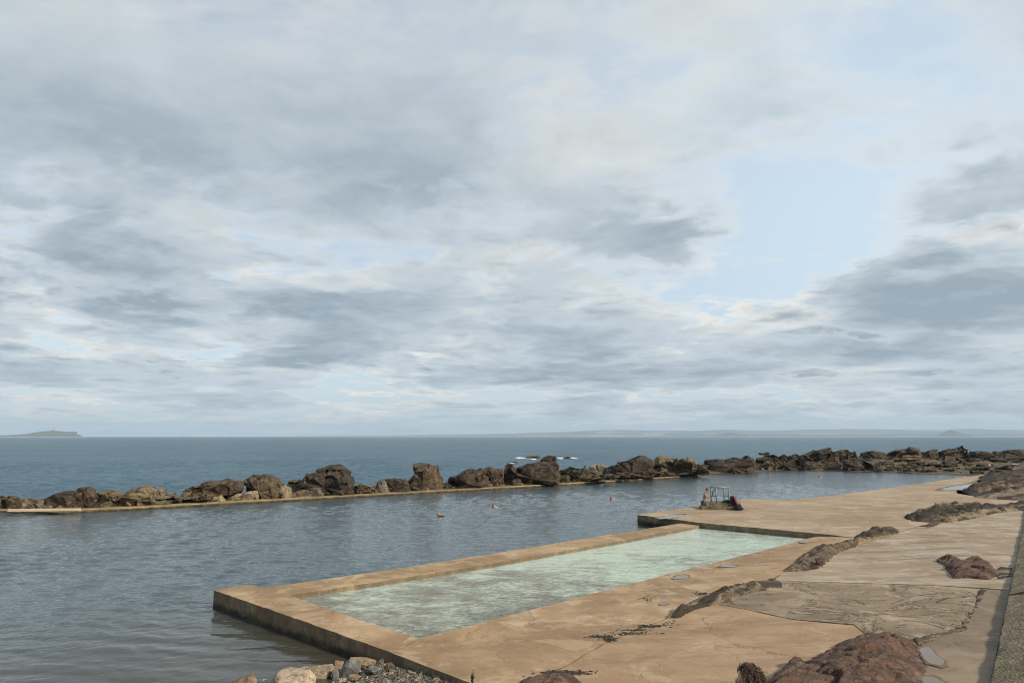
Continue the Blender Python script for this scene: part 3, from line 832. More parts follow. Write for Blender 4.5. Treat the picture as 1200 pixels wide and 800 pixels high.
# loose rubble filling the gaps behind the wall: one mass
pile = Pile()
for k in range(520):
    px = rr_.uniform(-20, 980)
    p = at(px, wl_y(px), 0.0); r0 = math.hypot(p.x, p.y); r1 = r0 + 1.5 + rr_.random() ** 1.3 * (5.5 if px < 700 else 12)
    s = rr_.uniform(0.25, 0.95)
    b2 = boulder_bm(s * rr_.uniform(0.8, 1.5), s, s * rr_.uniform(0.5, 0.8), 900 + k, 0, 0.02, 0.0, 0.0)
    bmesh.ops.rotate(b2, verts=b2.verts, matrix=Matrix.Rotation(rr_.uniform(0, 6), 3, 'Z') @ Matrix.Rotation(rr_.uniform(-.3, .3), 3, 'X'))
    bmesh.ops.translate(b2, verts=b2.verts, vec=(p.x / r0 * r1, p.y / r0 * r1, 0.22 + 0.1 * (r1 - r0) / 3))
    b2.verts.index_update()
    pile.add([v.co for v in b2.verts], [[v.index for v in f.verts] for f in b2.faces]); b2.free()
tag(link('rubble', pile.mesh('rubble'), M['rock_ochre']), kind='stuff')

# foam at the awash rocks
def flat_patch(name, outline, mat, z, kind='structure', jitter=0.12, n=64, label=None, cat=None, group=None, deck=False):
    if deck:
        P = [on_deck(x, y) for x, y in outline]
        z = max(p.z for p in P) + 0.004
    P = [at(x, y, z) for x, y in outline]
    for _ in range(2):       # round the corners
        P = [q for a, b in zip(P, P[1:] + P[:1]) for q in (a.lerp(b, 0.25), a.lerp(b, 0.75))]
    c = sum(P, Vector()) / len(P)
    pts = []
    L = [0.0]
    for a, b in zip(P, P[1:] + P[:1]): L.append(L[-1] + (b - a).length)
    Q = P + P[:1]
    for k in range(n):
        s = L[-1] * k / n
        i = max(j for j in range(len(P)) if L[j] <= s + 1e-9)
        q = Q[i].lerp(Q[i + 1], (s - L[i]) / max(1e-9, L[i + 1] - L[i]))
        q = c + (q - c) * (1 + jitter * 1.4 * noise.fractal(Vector((q.x * 3.0, q.y * 3.0, c.x)), 1.0, 2.0, 3))
        pts.append(q)
    bm = bmesh.new()
    vs = [bm.verts.new(p) for p in pts]
    bm.faces.new(vs)
    bmesh.ops.triangulate(bm, faces=bm.faces[:])
    me = mesh_bm(name, bm)
    o = link(name, me, mat, c)
    for p in me.polygons:
        if p.normal.z < 0: p.flip()
    return tag(o, label, cat, group, kind)


fr_ = random.Random(31)
pile = Pile()
for cx_, cy_, wx_, n_ in ((609, 536.4, 4, 34), (624, 537.4, 7, 9), (656, 536.8, 3, 20), (672, 536.6, 3, 18), (600, 542.4, 5, 7), (895, 531.2, 5, 8)):
    for k in range(n_):
        p = at(fr_.gauss(cx_, wx_ * 0.5), cy_ + fr_.gauss(0, 0.35), -0.22)
        s_ = fr_.uniform(0.08, 0.36)
        pile.stone(Matrix.Translation(p) @ Matrix.Rotation(fr_.uniform(-0.4, 0.4), 4, 'Z') @ Matrix.Diagonal((s_ * 2.2, s_, 0.10, 1)), s_, fr_, 0, (.2, .2, .03))
tag(link('sea_foam', pile.mesh('sea_foam'), M['foam']), kind='stuff')

# ------------------------------------------------------------------ far wall of the pool and its timber
bm = bmesh.new()
ring = []
pts = [at(px, wl_y(px), 0.0) for px in list(range(-420, 823, 14)) + [826]]
for i, p in enumerate(pts):
    r = math.hypot(p.x, p.y); d = Vector((p.x / r, p.y / r, 0))
    j = 0.03 * noise.noise(Vector((i * 0.9, 2, 1)))
    ring.append([bm.verts.new(p + d * (o + j) + Vector((0, 0, z + (j if z > 0 else 0)))) for o, z in ((0, -0.8), (0.02, 0.19), (0.08, 0.23), (0.95, 0.24), (1.0, -0.8))])
for a, b in zip(ring, ring[1:]):
    for k in range(4): bm.faces.new((a[k], b[k], b[k + 1], a[k + 1]))
bm.faces.new(ring[0]); bm.faces.new(ring[-1][::-1])
tag(link('pool_wall', mesh_bm('pool_wall', bm), M['con_coping'], pts[40]), 'long low weathered coping wall along the far side of the big pool', 'wall')
a, b = at(6, 599.5, 0.27), at(91, 598.5, 0.27)
bm = bmesh.new()
d = (b - a); L = d.length
box(bm, (0, -0.14, 0), (L, 0.14, 0.2))
bmesh.ops.bevel(bm, geom=bm.edges[:], offset=0.03, segments=2, affect='EDGES')
bmesh.ops.subdivide_edges(bm, edges=[e_ for e_ in bm.edges if e_.calc_length() > 2], cuts=12)
for v in bm.verts: v.co += Vector((0, 0.02 * noise.noise(v.co * 1.1), 0.02 * noise.noise(v.co * 0.9 + Vector((4, 0, 0)))))
o = link('timber_beam', mesh_bm('timber_beam', bm), M['driftwood'])
o.location = a + Vector((0, 0.3, -0.03)); o.rotation_euler.z = math.atan2(d.y, d.x)
tag(o, 'long pale timber beam lying on the far pool wall at the left', 'timber beam')

# ------------------------------------------------------------------ concrete decks
def slab(name, pts, mat, thick=0.9, res=0.45, und=0.012, drop=0.0):
    """pts: (photo x, photo y, height) around the slab"""
    P = [at(x, y, z) for x, y, z in pts]
    # fine boundary
    B = []
    poly0 = P
    for a, b in zip(P, P[1:] + P[:1]):
        nseg = max(1, int((b - a).length / res))
        for k in range(nseg):
            q = a.lerp(b, k / nseg)
            w1 = noise.noise_vector(Vector((q.x, q.y, 0)) * 1.3); w2 = noise.noise_vector(Vector((q.x, q.y, 7)) * 4.5)
            B.append(q + Vector((w1.x, w1.y, 0)) * 0.022 + Vector((w2.x, w2.y, w2.z * 0.8)) * 0.014)
    poly = [(p.x, p.y) for p in P]

    def inside(x, y):
        c = False
        for (x0, y0), (x1, y1) in zip(poly, poly[1:] + poly[:1]):
            if (y0 > y) != (y1 > y) and x < (x1 - x0) * (y - y0) / (y1 - y0) + x0: c = not c
        return c
    ctrl = np.array([[p.x, p.y, p.z] for p in B])

    def zat(x, y):
        wgt = 1.0 / ((ctrl[:, 0] - x) ** 2 + (ctrl[:, 1] - y) ** 2 + 0.02) ** 1.5
        return float((wgt * ctrl[:, 2]).sum() / wgt.sum())
    xs = [p[0] for p in poly]; ys = [p[1] for p in poly]
    inner = []
    step = res * 1.2
    for i in range(int((max(xs) - min(xs)) / step) + 1):
        for j in range(int((max(ys) - min(ys)) / step) + 1):
            x, y = min(xs) + (i + 0.5 * (j % 2)) * step, min(ys) + j * step
            if inside(x, y) and ((ctrl[:, 0] - x) ** 2 + (ctrl[:, 1] - y) ** 2).min() > (0.45 * step) ** 2: inner.append((x, y))
    v2 = [Vector((p.x, p.y)) for p in B] + [Vector(q) for q in inner]
    nb = len(B)
    vo, eo, fo, ov, oe, of = delaunay_2d_cdt(v2, [(i, (i + 1) % nb) for i in range(nb)], [list(range(nb))], 1, 1e-5)
    bm = bmesh.new()
    vs = []
    for i, q in enumerate(vo):
        src = ov[i][0] if ov[i] else -1
        z = B[src].z if 0 <= src < nb else zat(q.x, q.y)
        z += und * fbm((q.x, q.y, 2.0), 0.5, 4)
        vs.append(bm.verts.new((q.x, q.y, z - drop)))
    for f in fo:
        try: bm.faces.new([vs[k] for k in f])
        except ValueError: pass
    bmesh.ops.recalc_face_normals(bm, faces=bm.faces)
    if sum(f.normal.z for f in bm.faces) < 0: bmesh.ops.reverse_faces(bm, faces=bm.faces)
    be = [e_ for e_ in bm.edges if e_.is_boundary]
    ext = bmesh.ops.extrude_edge_only(bm, edges=be)['geom']
    low = [v for v in ext if isinstance(v, bmesh.types.BMVert)]
    for v in low: v.co.z -= thick
    me = bpy.data.meshes.new(name); bm.to_mesh(me); bm.free()
    o = link(name, me, mat, P[0])
    return tag(o, kind='structure')


ZA = 0.45
slab('concrete_deck', [(461, 765, ZA), (492, 748, ZA), (620, 714.5, ZA - .03), (750, 681, ZA - .05), (850, 655.5, ZA - .05), (912, 640, ZA - .05), (936, 633, ZA - .05), (968, 626, 0.5), (1000, 630, 0.58), (1046, 626, 0.66),
                       (1000, 640, 0.60), (950, 657, 0.58), (915, 672, 0.56), (880, 690, 0.55), (830, 708, 0.54), (783, 724, 0.53),
                       (742, 738, 0.52), (706, 754, 0.50), (660, 780, 0.48), (618, 800, 0.47), (590, 822, 0.46), (640, 834, ZA), (547, 797.5, ZA)], M['con_tan'])
slab('concrete_deck', [(747, 603, 0.62), (785, 597.5, 0.62), (822, 591.5, 0.62), (850, 587, 0.62), (872, 584.5, 0.62), (930, 585, 0.62), (980, 580, 0.58), (1040, 572, 0.5), (1100, 563, 0.45), (1137, 557.8, 0.4), (1172, 553.5, 0.4),
                       (1174, 556, 0.45), (1146, 561, 0.5), (1128, 568, 0.55), (1118, 577, 0.6), (1150, 583, 0.66), (1190, 586, 0.7), (1240, 588, 0.75), (1240, 594, 0.75), (1160, 597, 0.75),
                       (1090, 612, 0.72), (1046, 625.5, 0.66), (1000, 629.5, 0.60), (968, 625.5, 0.62), (900, 619.5, 0.62), (827, 613, 0.62)], M['con_far'], res=0.7)
slab('concrete_deck', [(1046, 626.5, 0.66), (1090, 612.5, 0.72), (1160, 597.5, 0.75), (1215, 594.5, 0.8), (1202, 612, 0.85), (1190, 663, 0.85), (1184, 690, 0.82), (1150, 688, 0.79),
                       (1100, 685.5, 0.75), (1040, 683.5, 0.70), (970, 681.5, 0.64), (906, 680, 0.58), (915, 672.5, 0.57), (950, 657.5, 0.58), (1000, 640.5, 0.60)], M['con_grey'], und=0.015)
slab('concrete_deck', [(906, 681, 0.57), (970, 682.5, 0.63), (1040, 684.5, 0.69), (1100, 686.5, 0.74), (1149, 689, 0.78), (1144, 705, 0.78), (1136, 722, 0.78), (1128, 738, 0.77), (1080, 749, 0.76), (1040, 760, 0.74),
                       (1000, 731.5, 0.70), (930, 725, 0.66), (880, 714, 0.60), (842, 707, 0.55), (880, 690.5, 0.555)], M['con_rough'], und=0.03, res=0.3)
slab('concrete_deck', [(842, 708, 0.545), (880, 715, 0.59), (930, 726, 0.65), (1000, 732.5, 0.69), (1040, 761, 0.73), (1060, 840, 0.73), (880, 850, 0.6), (700, 845, 0.5), (592, 823, 0.455), (619, 801, 0.465), (661, 781, 0.475),
                       (707, 755, 0.49), (743, 739, 0.51), (784, 724.5, 0.525), (830, 709, 0.535)], M['con_low'])
slab('concrete_deck', [(1150, 689.5, 0.77), (1184, 691, 0.80), (1163, 800, 0.8), (1150, 870, 0.8), (1050, 870, 0.74), (1042, 762, 0.735), (1081, 750, 0.75), (1129, 739, 0.76), (1137, 723, 0.77), (1145, 706, 0.77)], M['con_gutter'])

# ground under the decks and the foreshore on the right
pts = [(0.5, 9), (3.5, 14.5), (7.0, 19), (18, 32), (34, 50), (60, 80), (88, 100), (130, 108), (150, 60), (60, 5), (10, -4), (0.5, -4)]
bm = bmesh.new()
bm.faces.new([bm.verts.new((x, y, 0.20)) for x, y in pts])
tag(link('ground', mesh_bm('ground', bm), M['con_gutter']), kind='structure')

# ------------------------------------------------------------------ walls of the shallow pool
def prism(name, pts, zlow, mat, und=0.010, res=0.22):
    o = slab(name, pts, mat, thick=pts[0][2] - zlow, res=res, und=und)
    del o['kind']
    return o


ZE = 0.56
o = prism('pool_wall', [(250.5, 691, ZE), (293, 685, ZE), (336.5, 696.5, ZE - .02), (412, 722, ZE - .06), (491.5, 748, ZA), (460.5, 764.5, ZA), (350, 725.5, ZE - .05)], -0.7, M['con_tan'])
tag(o, 'broad tan concrete end wall of the shallow pool standing in dark water', 'wall')
ZS = 0.46
o = prism('pool_wall', [(307, 688.8, ZS), (440, 669.5, ZS), (560, 651.2, ZS), (680, 631.5, ZS), (806, 611.5, ZS), (828, 614.2, ZS), (740, 631, ZS), (560, 663, ZS), (440, 682, ZS), (337, 697, ZS)], -0.7, M['con_tan'])
tag(o, 'long narrow concrete wall between the shallow pool and the big pool', 'wall')

# shallow pool: pale painted floor and clear water
ZW = 0.392
SHP = [(334, 699, ZW), (440, 684.5, ZW), (560, 665, ZW), (740, 632.5, ZW), (828, 615.5, ZW), (972, 629, ZW), (912, 641, ZW), (750, 682, ZW), (492, 750, ZW), (412, 724, ZW)]
P = [at(x, y, ZW) for x, y, z in SHP]
cen = sum(P, Vector()) / len(P)
bm = bmesh.new()
q4 = [cen + (p - cen) * 1.06 for p in (P[0], P[4], P[5], P[8])]
bm.faces.new([bm.verts.new((p.x, p.y, 0.30)) for p in q4])
m, gg = new_mat('painted_pool_floor')
co = gg.n('ShaderNodeNewGeometry', out=0)
warp = gg.vm('ADD', co, gg.vm('SCALE', gg.noise(co, 1.2, 3.0, out=1), scale=0.5))
st1 = gg.noise(gg.scale(warp, (0.8, 1.3, 1)), 1.1, 9.0, 0.72, 0.5)
st2 = gg.noise(gg.scale(warp, (1.6, 2.6, 1)), 3.4, 8.0, 0.72, 0.4)
big = gg.noise(co, 0.14, 4.0, 0.6)
sep = gg.n('ShaderNodeSeparateXYZ', {0: co}, None)
nearness = gg.lin(sep.outputs[1], 16.0, 32.0, 0.17, -0.04)
algae_ripple = gg.m('ADD', gg.m('ADD', gg.m('MULTIPLY', st1, 0.6), gg.m('MULTIPLY', st2, 0.4)), gg.m('ADD', nearness, gg.m('MULTIPLY', gg.m('SUBTRACT', big, 0.5), 0.5)))  # algae patches, plus the ripples' refracted pattern painted into the floor colour
c = gg.mix(gg.smooth(algae_ripple, 0.43, 0.57, 0.0, 0.9), (0.53, 0.61, 0.51), (0.22, 0.205, 0.14))
c = gg.mix(gg.smooth(algae_ripple, 0.53, 0.66), c, (0.10, 0.085, 0.05))
principled(gg, c, 0.8)
M['pool_floor'] = m
tag(link('pool_floor', mesh_bm('pool_floor', bm), m, cen), kind='structure')

xs = np.array([p.x for p in P]); ys = np.array([p.y for p in P])
m, gg = new_mat('clear_shallow_water')
co = gg.n('ShaderNodeNewGeometry', out=0)
h1 = gg.noise(gg.scale(co, (1.0, 1.9, 1)), 3.0, 3.0, 0.55, 0.8)
h2 = gg.noise(gg.scale(co, (1.0, 1.6, 1)), 8.0, 2.0, 0.5, 0.6)
h = gg.m('ADD', gg.m('MULTIPLY', h1, 0.040), gg.m('MULTIPLY', h2, 0.016))
nb = gg.bump(h, 0.8, 1.0)
back = gg.n('ShaderNodeNewGeometry', out=6)
# light refracted up through the surface from the floor leaves it at the same angle as it came in
fr = gg.n('ShaderNodeFresnel', {'IOR': gg.m('ADD', 1.333, gg.m('MULTIPLY', back, 1 / 1.333 - 1.333)), 'Normal': nb})
sh = gg.n('ShaderNodeMixShader', {0: fr, 1: gg.n('ShaderNodeBsdfTransparent', {'Color': (0.95, 0.985, 0.95)}),
                                  2: gg.n('ShaderNodeBsdfGlossy', {'Color': (1, 1, 1), 'Roughness': 0.04, 'Normal': nb})})
gg.n('ShaderNodeOutputMaterial', {'Surface': sh}, None)
M['shallow'] = m
bm = bmesh.new()
bm.faces.new([bm.verts.new(cen + (p - cen) * 1.015) for p in (P[0], P[4], P[5], P[8])])
bmesh.ops.recalc_face_normals(bm, faces=bm.faces)
for f in bm.faces:
    if f.normal.z < 0: f.normal_flip()
me = bpy.data.meshes.new('shallow_water'); bm.to_mesh(me); bm.free()
tag(link('shallow_water', me, m, cen), kind='structure')

from mathutils.bvhtree import BVHTree
_dv, _df = [], []
for o_ in COL.objects:
    if o_.name.startswith('concrete_deck'):
        b_ = len(_dv)
        _dv += [v.co + o_.location for v in o_.data.vertices]
        _df += [tuple(b_ + i for i in p.vertices) for p in o_.data.polygons]
DECK = BVHTree.FromPolygons(_dv, _df)


def deck_z(x, y, default=0.5):
    h = DECK.ray_cast(Vector((x, y, 3.0)), Vector((0, 0, -1)))
    return h[0].z if h[0] is not None and h[0].z > 0.2 else default


def on_deck(px, py):
    h = DECK.ray_cast(Vector((0, 0, CZ)), ray(px, py).normalized())
    return h[0] if h[0] is not None else at(px, py, 0.5)


# puddles
M['damp'] = concrete_mat('damp_concrete', (0.19, 0.13, 0.078), (0.14, 0.09, 0.052), (0.24, 0.17, 0.105), speck=0.3)


def puddle(ol, jitter):
    cx_, cy_ = sum(p[0] for p in ol) / len(ol), sum(p[1] for p in ol) / len(ol)
    P = [on_deck(x, y) for x, y in ol]
    z = max(p.z for p in P) + 0.003
    flat_patch('damp_patch', [(cx_ + (x - cx_) * 1.22, cy_ + (y - cy_) * 1.30) for x, y in ol], M['damp'], z, jitter=jitter * 1.2)
    flat_patch('puddle', ol, M['puddle'], z + 0.004, jitter=jitter)


M['puddle'] = water_mat('puddle_water', (0.13, 0.09, 0.055), 0.03, [(6.0, (1, 1, 1), 0.004)], 0.3)
for ol, z in (([(786, 678), (797, 673), (806, 674), (808, 677), (797, 678.5)], ZA + .012), ([(822, 668.5), (827, 666), (829, 668)], ZA + .03),
              ([(845, 663), (853, 661), (864, 662), (862, 664), (850, 664.5)], ZA + .04), ([(770, 708), (778, 706), (784, 707.5), (779, 709.3)], 0.54),
              ([(938, 634), (950, 633), (950, 635.3), (936, 635.5)], 0.48), ([(770, 606), (795, 602), (806, 603.5), (785, 607.5)], 0.635)):
    puddle(ol, 0.30)
puddle([(1077, 759), (1083, 756), (1092, 760), (1098, 768), (1108, 775), (1096, 779), (1084, 774), (1080, 768)], 0.2)
puddle([(1076, 793), (1083, 790), (1100, 794), (1112, 803), (1090, 812), (1074, 806)], 0.2)
puddle([(1100, 573.5), (1113, 570), (1128, 568.5), (1140, 566), (1146, 566.5), (1140, 569), (1132, 571.5), (1154, 574.5), (1152, 576), (1138, 574), (1120, 573), (1108, 574.5)], 0.1)
for ol, z in (([(1064, 541.6), (1070, 541.2), (1071, 543.2), (1065, 543.4)], 0.9), ([(1080, 542.5), (1096, 541), (1104, 541.5), (1098, 543.5), (1084, 544)], 0.9),
              ([(1157, 544), (1164, 543), (1166, 545.5), (1158, 546)], 0.9), ([(1186, 543), (1195, 542), (1194, 544), (1186, 544.2)], 0.9)):
    flat_patch('puddle', ol, M['puddle'], z, jitter=0.2)

# ------------------------------------------------------------------ natural outcrops in the deck
def outcrop(name, poly, z, hmax, mat, label, res=0.12, fall=0.5, strata_ang=0.4, strata_n=4.0, step=0.6, group=None, seed=0.0, zproj=None, rough=0.5, cat='rock outcrop', cell=0.0, smooth=False):
    P = [at(x, y, z if zproj is None else zproj) for x, y in poly]
    for p in P: p.z = z
    xy = [(p.x, p.y) for p in P]
    x0, x1 = min(p[0] for p in xy) - 0.1, max(p[0] for p in xy) + 0.1
    y0, y1 = min(p[1] for p in xy) - 0.1, max(p[1] for p in xy) + 0.1
    nx, ny = int((x1 - x0) / res) + 2, int((y1 - y0) / res) + 2
    gx, gy = np.meshgrid(np.linspace(x0, x1, nx), np.linspace(y0, y1, ny))
    wobx = np.zeros_like(gx)
    ins = np.zeros(gx.shape, bool); dist = np.full(gx.shape, 1e9)
    for i in range(ny):
        for j in range(nx):
            wobx[i, j] = noise.noise(Vector((gx[i, j] * 1.7, gy[i, j] * 1.7, seed)))
    wob2 = np.array([[noise.fractal(Vector((gx[i, j] * 4.0, gy[i, j] * 4.0, seed + 9)), 0.8, 2.0, 4) for j in range(nx)] for i in range(ny)])
    ax, ay = gx + 0.12 * wobx + 0.07 * wob2, gy + 0.12 * np.roll(wobx, 3, 0) + 0.07 * np.roll(wob2, 2, 1)
    for (xa, ya), (xb, yb) in zip(xy, xy[1:] + xy[:1]):
        cnd = ((ya > ay) != (yb > ay))
        with np.errstate(divide='ignore', invalid='ignore'):
            ins ^= cnd & (ax < (xb - xa) * (ay - ya) / (yb - ya + 1e-12) + xa)
        dx_, dy_ = xb - xa, yb - ya
        t = np.clip(((ax - xa) * dx_ + (ay - ya) * dy_) / (dx_ * dx_ + dy_ * dy_ + 1e-9), 0, 1)
        dist = np.minimum(dist, np.hypot(ax - xa - t * dx_, ay - ya - t * dy_))
    sd_ = np.where(ins, dist, -dist)
    env = np.clip(sd_ / fall, -0.4, 1.0)
    env = np.where(env > 0, env ** 0.6, env)
    V = np.zeros((ny, nx, 3)); BED = np.zeros((ny, nx))
    ca, sa = math.cos(strata_ang), math.sin(strata_ang)
    for i in range(ny):
        for j in range(nx):
            x, y = gx[i, j], gy[i, j]
            u = (x * -sa + y * ca) * strata_n + 0.5 * fbm((x, y, seed + 4), 0.6, 3)
            fl = math.floor(u); fr = u - fl
            ledge = (cell01(Vector((fl + 0.5, seed, 0.5)))) * 0.55 + (1 - abs(2 * fr - 0.9) ** 2.5) * 0.45 * (0.7 + 0.6 * noise.noise(Vector((x * 0.9, y * 0.9, fl))))
            u2 = u * (3.2 if strata_n < 1.4 else 2.6)
            f2 = math.floor(u2)
            t2 = min(1.0, max(0.0, (u2 - f2 - 0.75) / 0.25))
            BED[i, j] = (1 - t2) * cell01(Vector((f2 + 0.5, seed + 3, 2.5))) + t2 * cell01(Vector((f2 + 1.5, seed + 3, 2.5)))
            fb = fbm((x, y, seed), 1.3, 6)
            hh = hmax * env[i, j] * (1 - step + step * ledge + rough * fb * 0.5) if env[i, j] > 0 else env[i, j] * 0.3
            if cell and env[i, j] > 0:
                # fracture planes: every block of the rock has its own height and tilt; thin parallel wrinkles run over them
                for sc_, am_ in ((0.75, 0.75), (1.7, 0.22)):
                    q_ = Vector((x + 0.12 * fb / sc_, y * 1.5 - 0.5 * x, seed)) * sc_
                    dd_, np_ = noise.voronoi(q_)
                    near = np_[0]
                    rv = noise.cell_vector(near * 6.7 + Vector((seed, 1, 2)))
                    hh += cell * hmax * am_ * min(1.0, env[i, j] * 1.3) * ((rv.z - 0.5) * 0.7 + (rv.x - 0.5) * (q_.x - near.x) * 1.8 + (rv.y - 0.5) * (q_.y - near.y) * 1.8)
                    hh += cell * 0.10 * am_ * (min(0.10, dd_[1] - dd_[0]) - 0.08) * 10 * min(1.0, env[i, j] * 2)
                hh += 0.045 * cell * noise.ridged_multi_fractal(Vector((x * 1.1 + y * 0.5, (y - 0.6 * x) * 4.2, seed)), 0.9, 2.1, 5, 1.0, 2.0)
            if env[i, j] > 0.12: hh = max(hh, 0.05)
            V[i, j] = (x, y, z - 0.02 + hh)
    me = grid_mesh(name, V, smooth)
    at_ = me.attributes.new('bed', 'FLOAT', 'POINT')
    at_.data.foreach_set('value', BED.reshape(-1).astype(np.float32))
    bm = bmesh.new(); bm.from_mesh(me); bpy.data.meshes.remove(me)
    kill = [f for f in bm.faces if all(v.co.z < z - 0.10 for v in f.verts)]
    bmesh.ops.delete(bm, geom=kill, context='FACES')
    me = bpy.data.meshes.new(name); bm.to_mesh(me); bm.free()
    c = sum(P, Vector()) / len(P)
    o = link(name, me, M[mat], c)
    return tag(o, label, cat, group)


OUT = 'natural rock outcrops breaking through the concrete deck'
outcrop('rock_outcrop', [(886, 806), (900, 786), (918, 772), (926, 765), (946, 766), (964, 758), (984, 746), (1006, 737), (1030, 735), (1054, 737), (1070, 744), (1080, 756), (1081, 766), (1088, 782), (1084, 796), (1080, 815), (1060, 835), (960, 845), (890, 835)],
        0.70, 0.27, 'rock_red', 'large rough red-brown rock at the bottom right beside two puddles', res=0.04, fall=0.75, strata_ang=0.95, strata_n=3.6, step=0.10, group=OUT, seed=3, zproj=0.90, rough=0.22, cell=0.8)
outcrop('rock_outcrop', [(1060, 606), (1072, 601), (1100, 594), (1125, 591), (1142, 591.5), (1165, 594), (1205, 589), (1230, 590), (1215, 598), (1170, 601), (1148, 606), (1120, 611), (1100, 612.5), (1070, 610)],
        0.74, 0.42, 'rock_strata', 'striped tilted ledge of rock in the far right deck', res=0.085, fall=0.45, strata_ang=0.62, strata_n=0.95, step=0.95, group=OUT, seed=9, rough=0.9, cell=0.5)
outcrop('rock_outcrop', [(1078, 616.5), (1095, 611.5), (1110, 608.5), (1112, 611), (1090, 618)], 0.70, 0.15, 'rock_strata', 'thin dark sliver of rock below the striped ledge', res=0.1, fall=0.4, group=OUT, seed=12)
outcrop('rock_outcrop', [(1004, 628), (1015, 623.5), (1034, 621), (1052, 621), (1054, 624), (1042, 629), (1025, 632), (1008, 634), (1000, 634)], 0.64, 0.27, 'rock_strata', 'dark weedy ledge of rock at the far corner of the shallow pool deck', res=0.07, fall=0.4, strata_ang=0.5, strata_n=1.2, step=0.9, group=OUT, seed=15, rough=0.9, cell=0.6)
outcrop('rock_outcrop', [(917, 669), (930, 660), (942, 649), (958, 641), (975, 638.5), (995, 634.5), (1008, 634), (1004, 641), (988, 645), (978, 651), (968, 660), (960, 666), (940, 669)], 0.58, 0.24, 'rock_strata', 'long flat grey ledge of rock with one red stone in the middle of the deck', res=0.06, fall=0.5, strata_ang=0.9, strata_n=1.5, step=0.8, group=OUT, seed=21, rough=0.9, cell=0.6)
outcrop('rock_outcrop', [(780, 724), (797, 713), (815, 703), (838, 694), (862, 687), (880, 684), (905, 679), (917, 680.5), (912, 687), (898, 692), (872, 696), (866, 703), (840, 708), (815, 714), (795, 723)], 0.54, 0.23, 'rock_strata', 'long grey ledge of rock with yellow weed ending at the small steps', res=0.06, fall=0.45, strata_ang=0.95, strata_n=1.8, step=0.75, group=OUT, seed=27, rough=0.9, cell=0.6)
outcrop('rock_outcrop', [(1098, 653), (1106, 650.5), (1120, 652), (1128, 657), (1136, 655), (1144, 653), (1158, 657), (1166, 664), (1172, 672), (1160, 677), (1140, 675), (1118, 674), (1112, 668), (1108, 660)], 0.80, 0.30, 'rock_red', 'reddish layered rock standing in the brushed deck near the seawall', res=0.055, fall=0.5, strata_ang=0.7, strata_n=2.6, step=0.6, group=OUT, seed=33, zproj=0.88, rough=0.3, cell=0.6)
outcrop('rock_outcrop', [(1160, 670), (1172, 664), (1188, 666), (1187, 676), (1170, 679)], 0.82, 0.10, 'rock_strata', 'low dark patch of rock between the reddish rock and the seawall', res=0.07, fall=0.3, group=OUT, seed=35)
outcrop('rock_outcrop', [(600, 812), (612, 798), (630, 791), (650, 788), (668, 789), (676, 794), (682, 806), (650, 822)], 0.47, 0.22, 'rock_red', 'low reddish rock capped with black weed at the bottom middle', res=0.05, fall=0.4, group=OUT, seed=41)
outcrop('rock_outcrop', [(1146, 560), (1165, 556), (1190, 553), (1230, 550), (1260, 556), (1240, 562), (1200, 563), (1165, 564)], 0.50, 0.75, 'rock_dark', 'dark ledge of rock at the far end of the sandy deck', res=0.3, fall=1.2, strata_ang=-0.2, strata_n=0.8, step=0.8, group=OUT, seed=44)
outcrop('rock_outcrop', [(1128, 574), (1140, 568), (1165, 564.5), (1210, 563), (1260, 566), (1250, 578), (1200, 579), (1150, 577)], 0.58, 0.55, 'rock_strata', 'broad broken brown rock right of the far shallow puddle', res=0.18, fall=0.9, strata_ang=0.6, strata_n=0.55, step=0.95, rough=0.9, cell=0.5, group=OUT, seed=48)
outcrop('rock_outcrop', [(1140, 582), (1160, 578.5), (1200, 577), (1250, 578), (1250, 588), (1195, 587), (1165, 585)], 0.66, 0.36, 'rock_strata', 'striped grey ledge above the pale path at the right edge', res=0.18, fall=0.8, strata_ang=0.6, strata_n=0.8, step=0.9, group=OUT, seed=52)
outcrop('rock_outcrop', [(1148, 690), (1156, 690), (1152, 702), (1144, 716), (1136, 728), (1132, 738), (1110, 742), (1092, 750), (1072, 756), (1070, 750), (1090, 744), (1126, 735), (1138, 714)], 0.76, 0.09, 'rock_strata', 'crooked dark seam of rock between the rough slab and the gutter', res=0.06, fall=0.16, group=OUT, seed=57)
# red stone on the flat ledge
boulder('stone', 962, 660, 9, 7, 'rock_red', 'single red-brown stone sitting on the long flat grey ledge', None, zf=0.72, seed=77, cuts=2, cat='stone')

# little concrete steps at the end of the long ledge
p = at(868, 689, 0.52); q = at(912, 681, 0.52)
d = (q - p); ang = math.atan2(d.y, d.x)
st = empty('deck_steps', p)
st.rotation_euler.z = R(-6)
tag(st, 'two small dark concrete steps behind the end of the long grey ledge', 'steps')
for k, (xa, xb, za, ya) in enumerate(((0, 0.62, 0.11, 0.0), (0.5, 1.38, 0.22, 0.004))):
    bm = bmesh.new(); box(bm, (xa, ya, -0.3), (xb, 0.22 + k * 0.06, za))
    bmesh.ops.bevel(bm, geom=bm.edges[:], offset=0.015, segments=2, affect='EDGES')
    link('step', mesh_bm('step', bm), M['con_dark'], None, st)

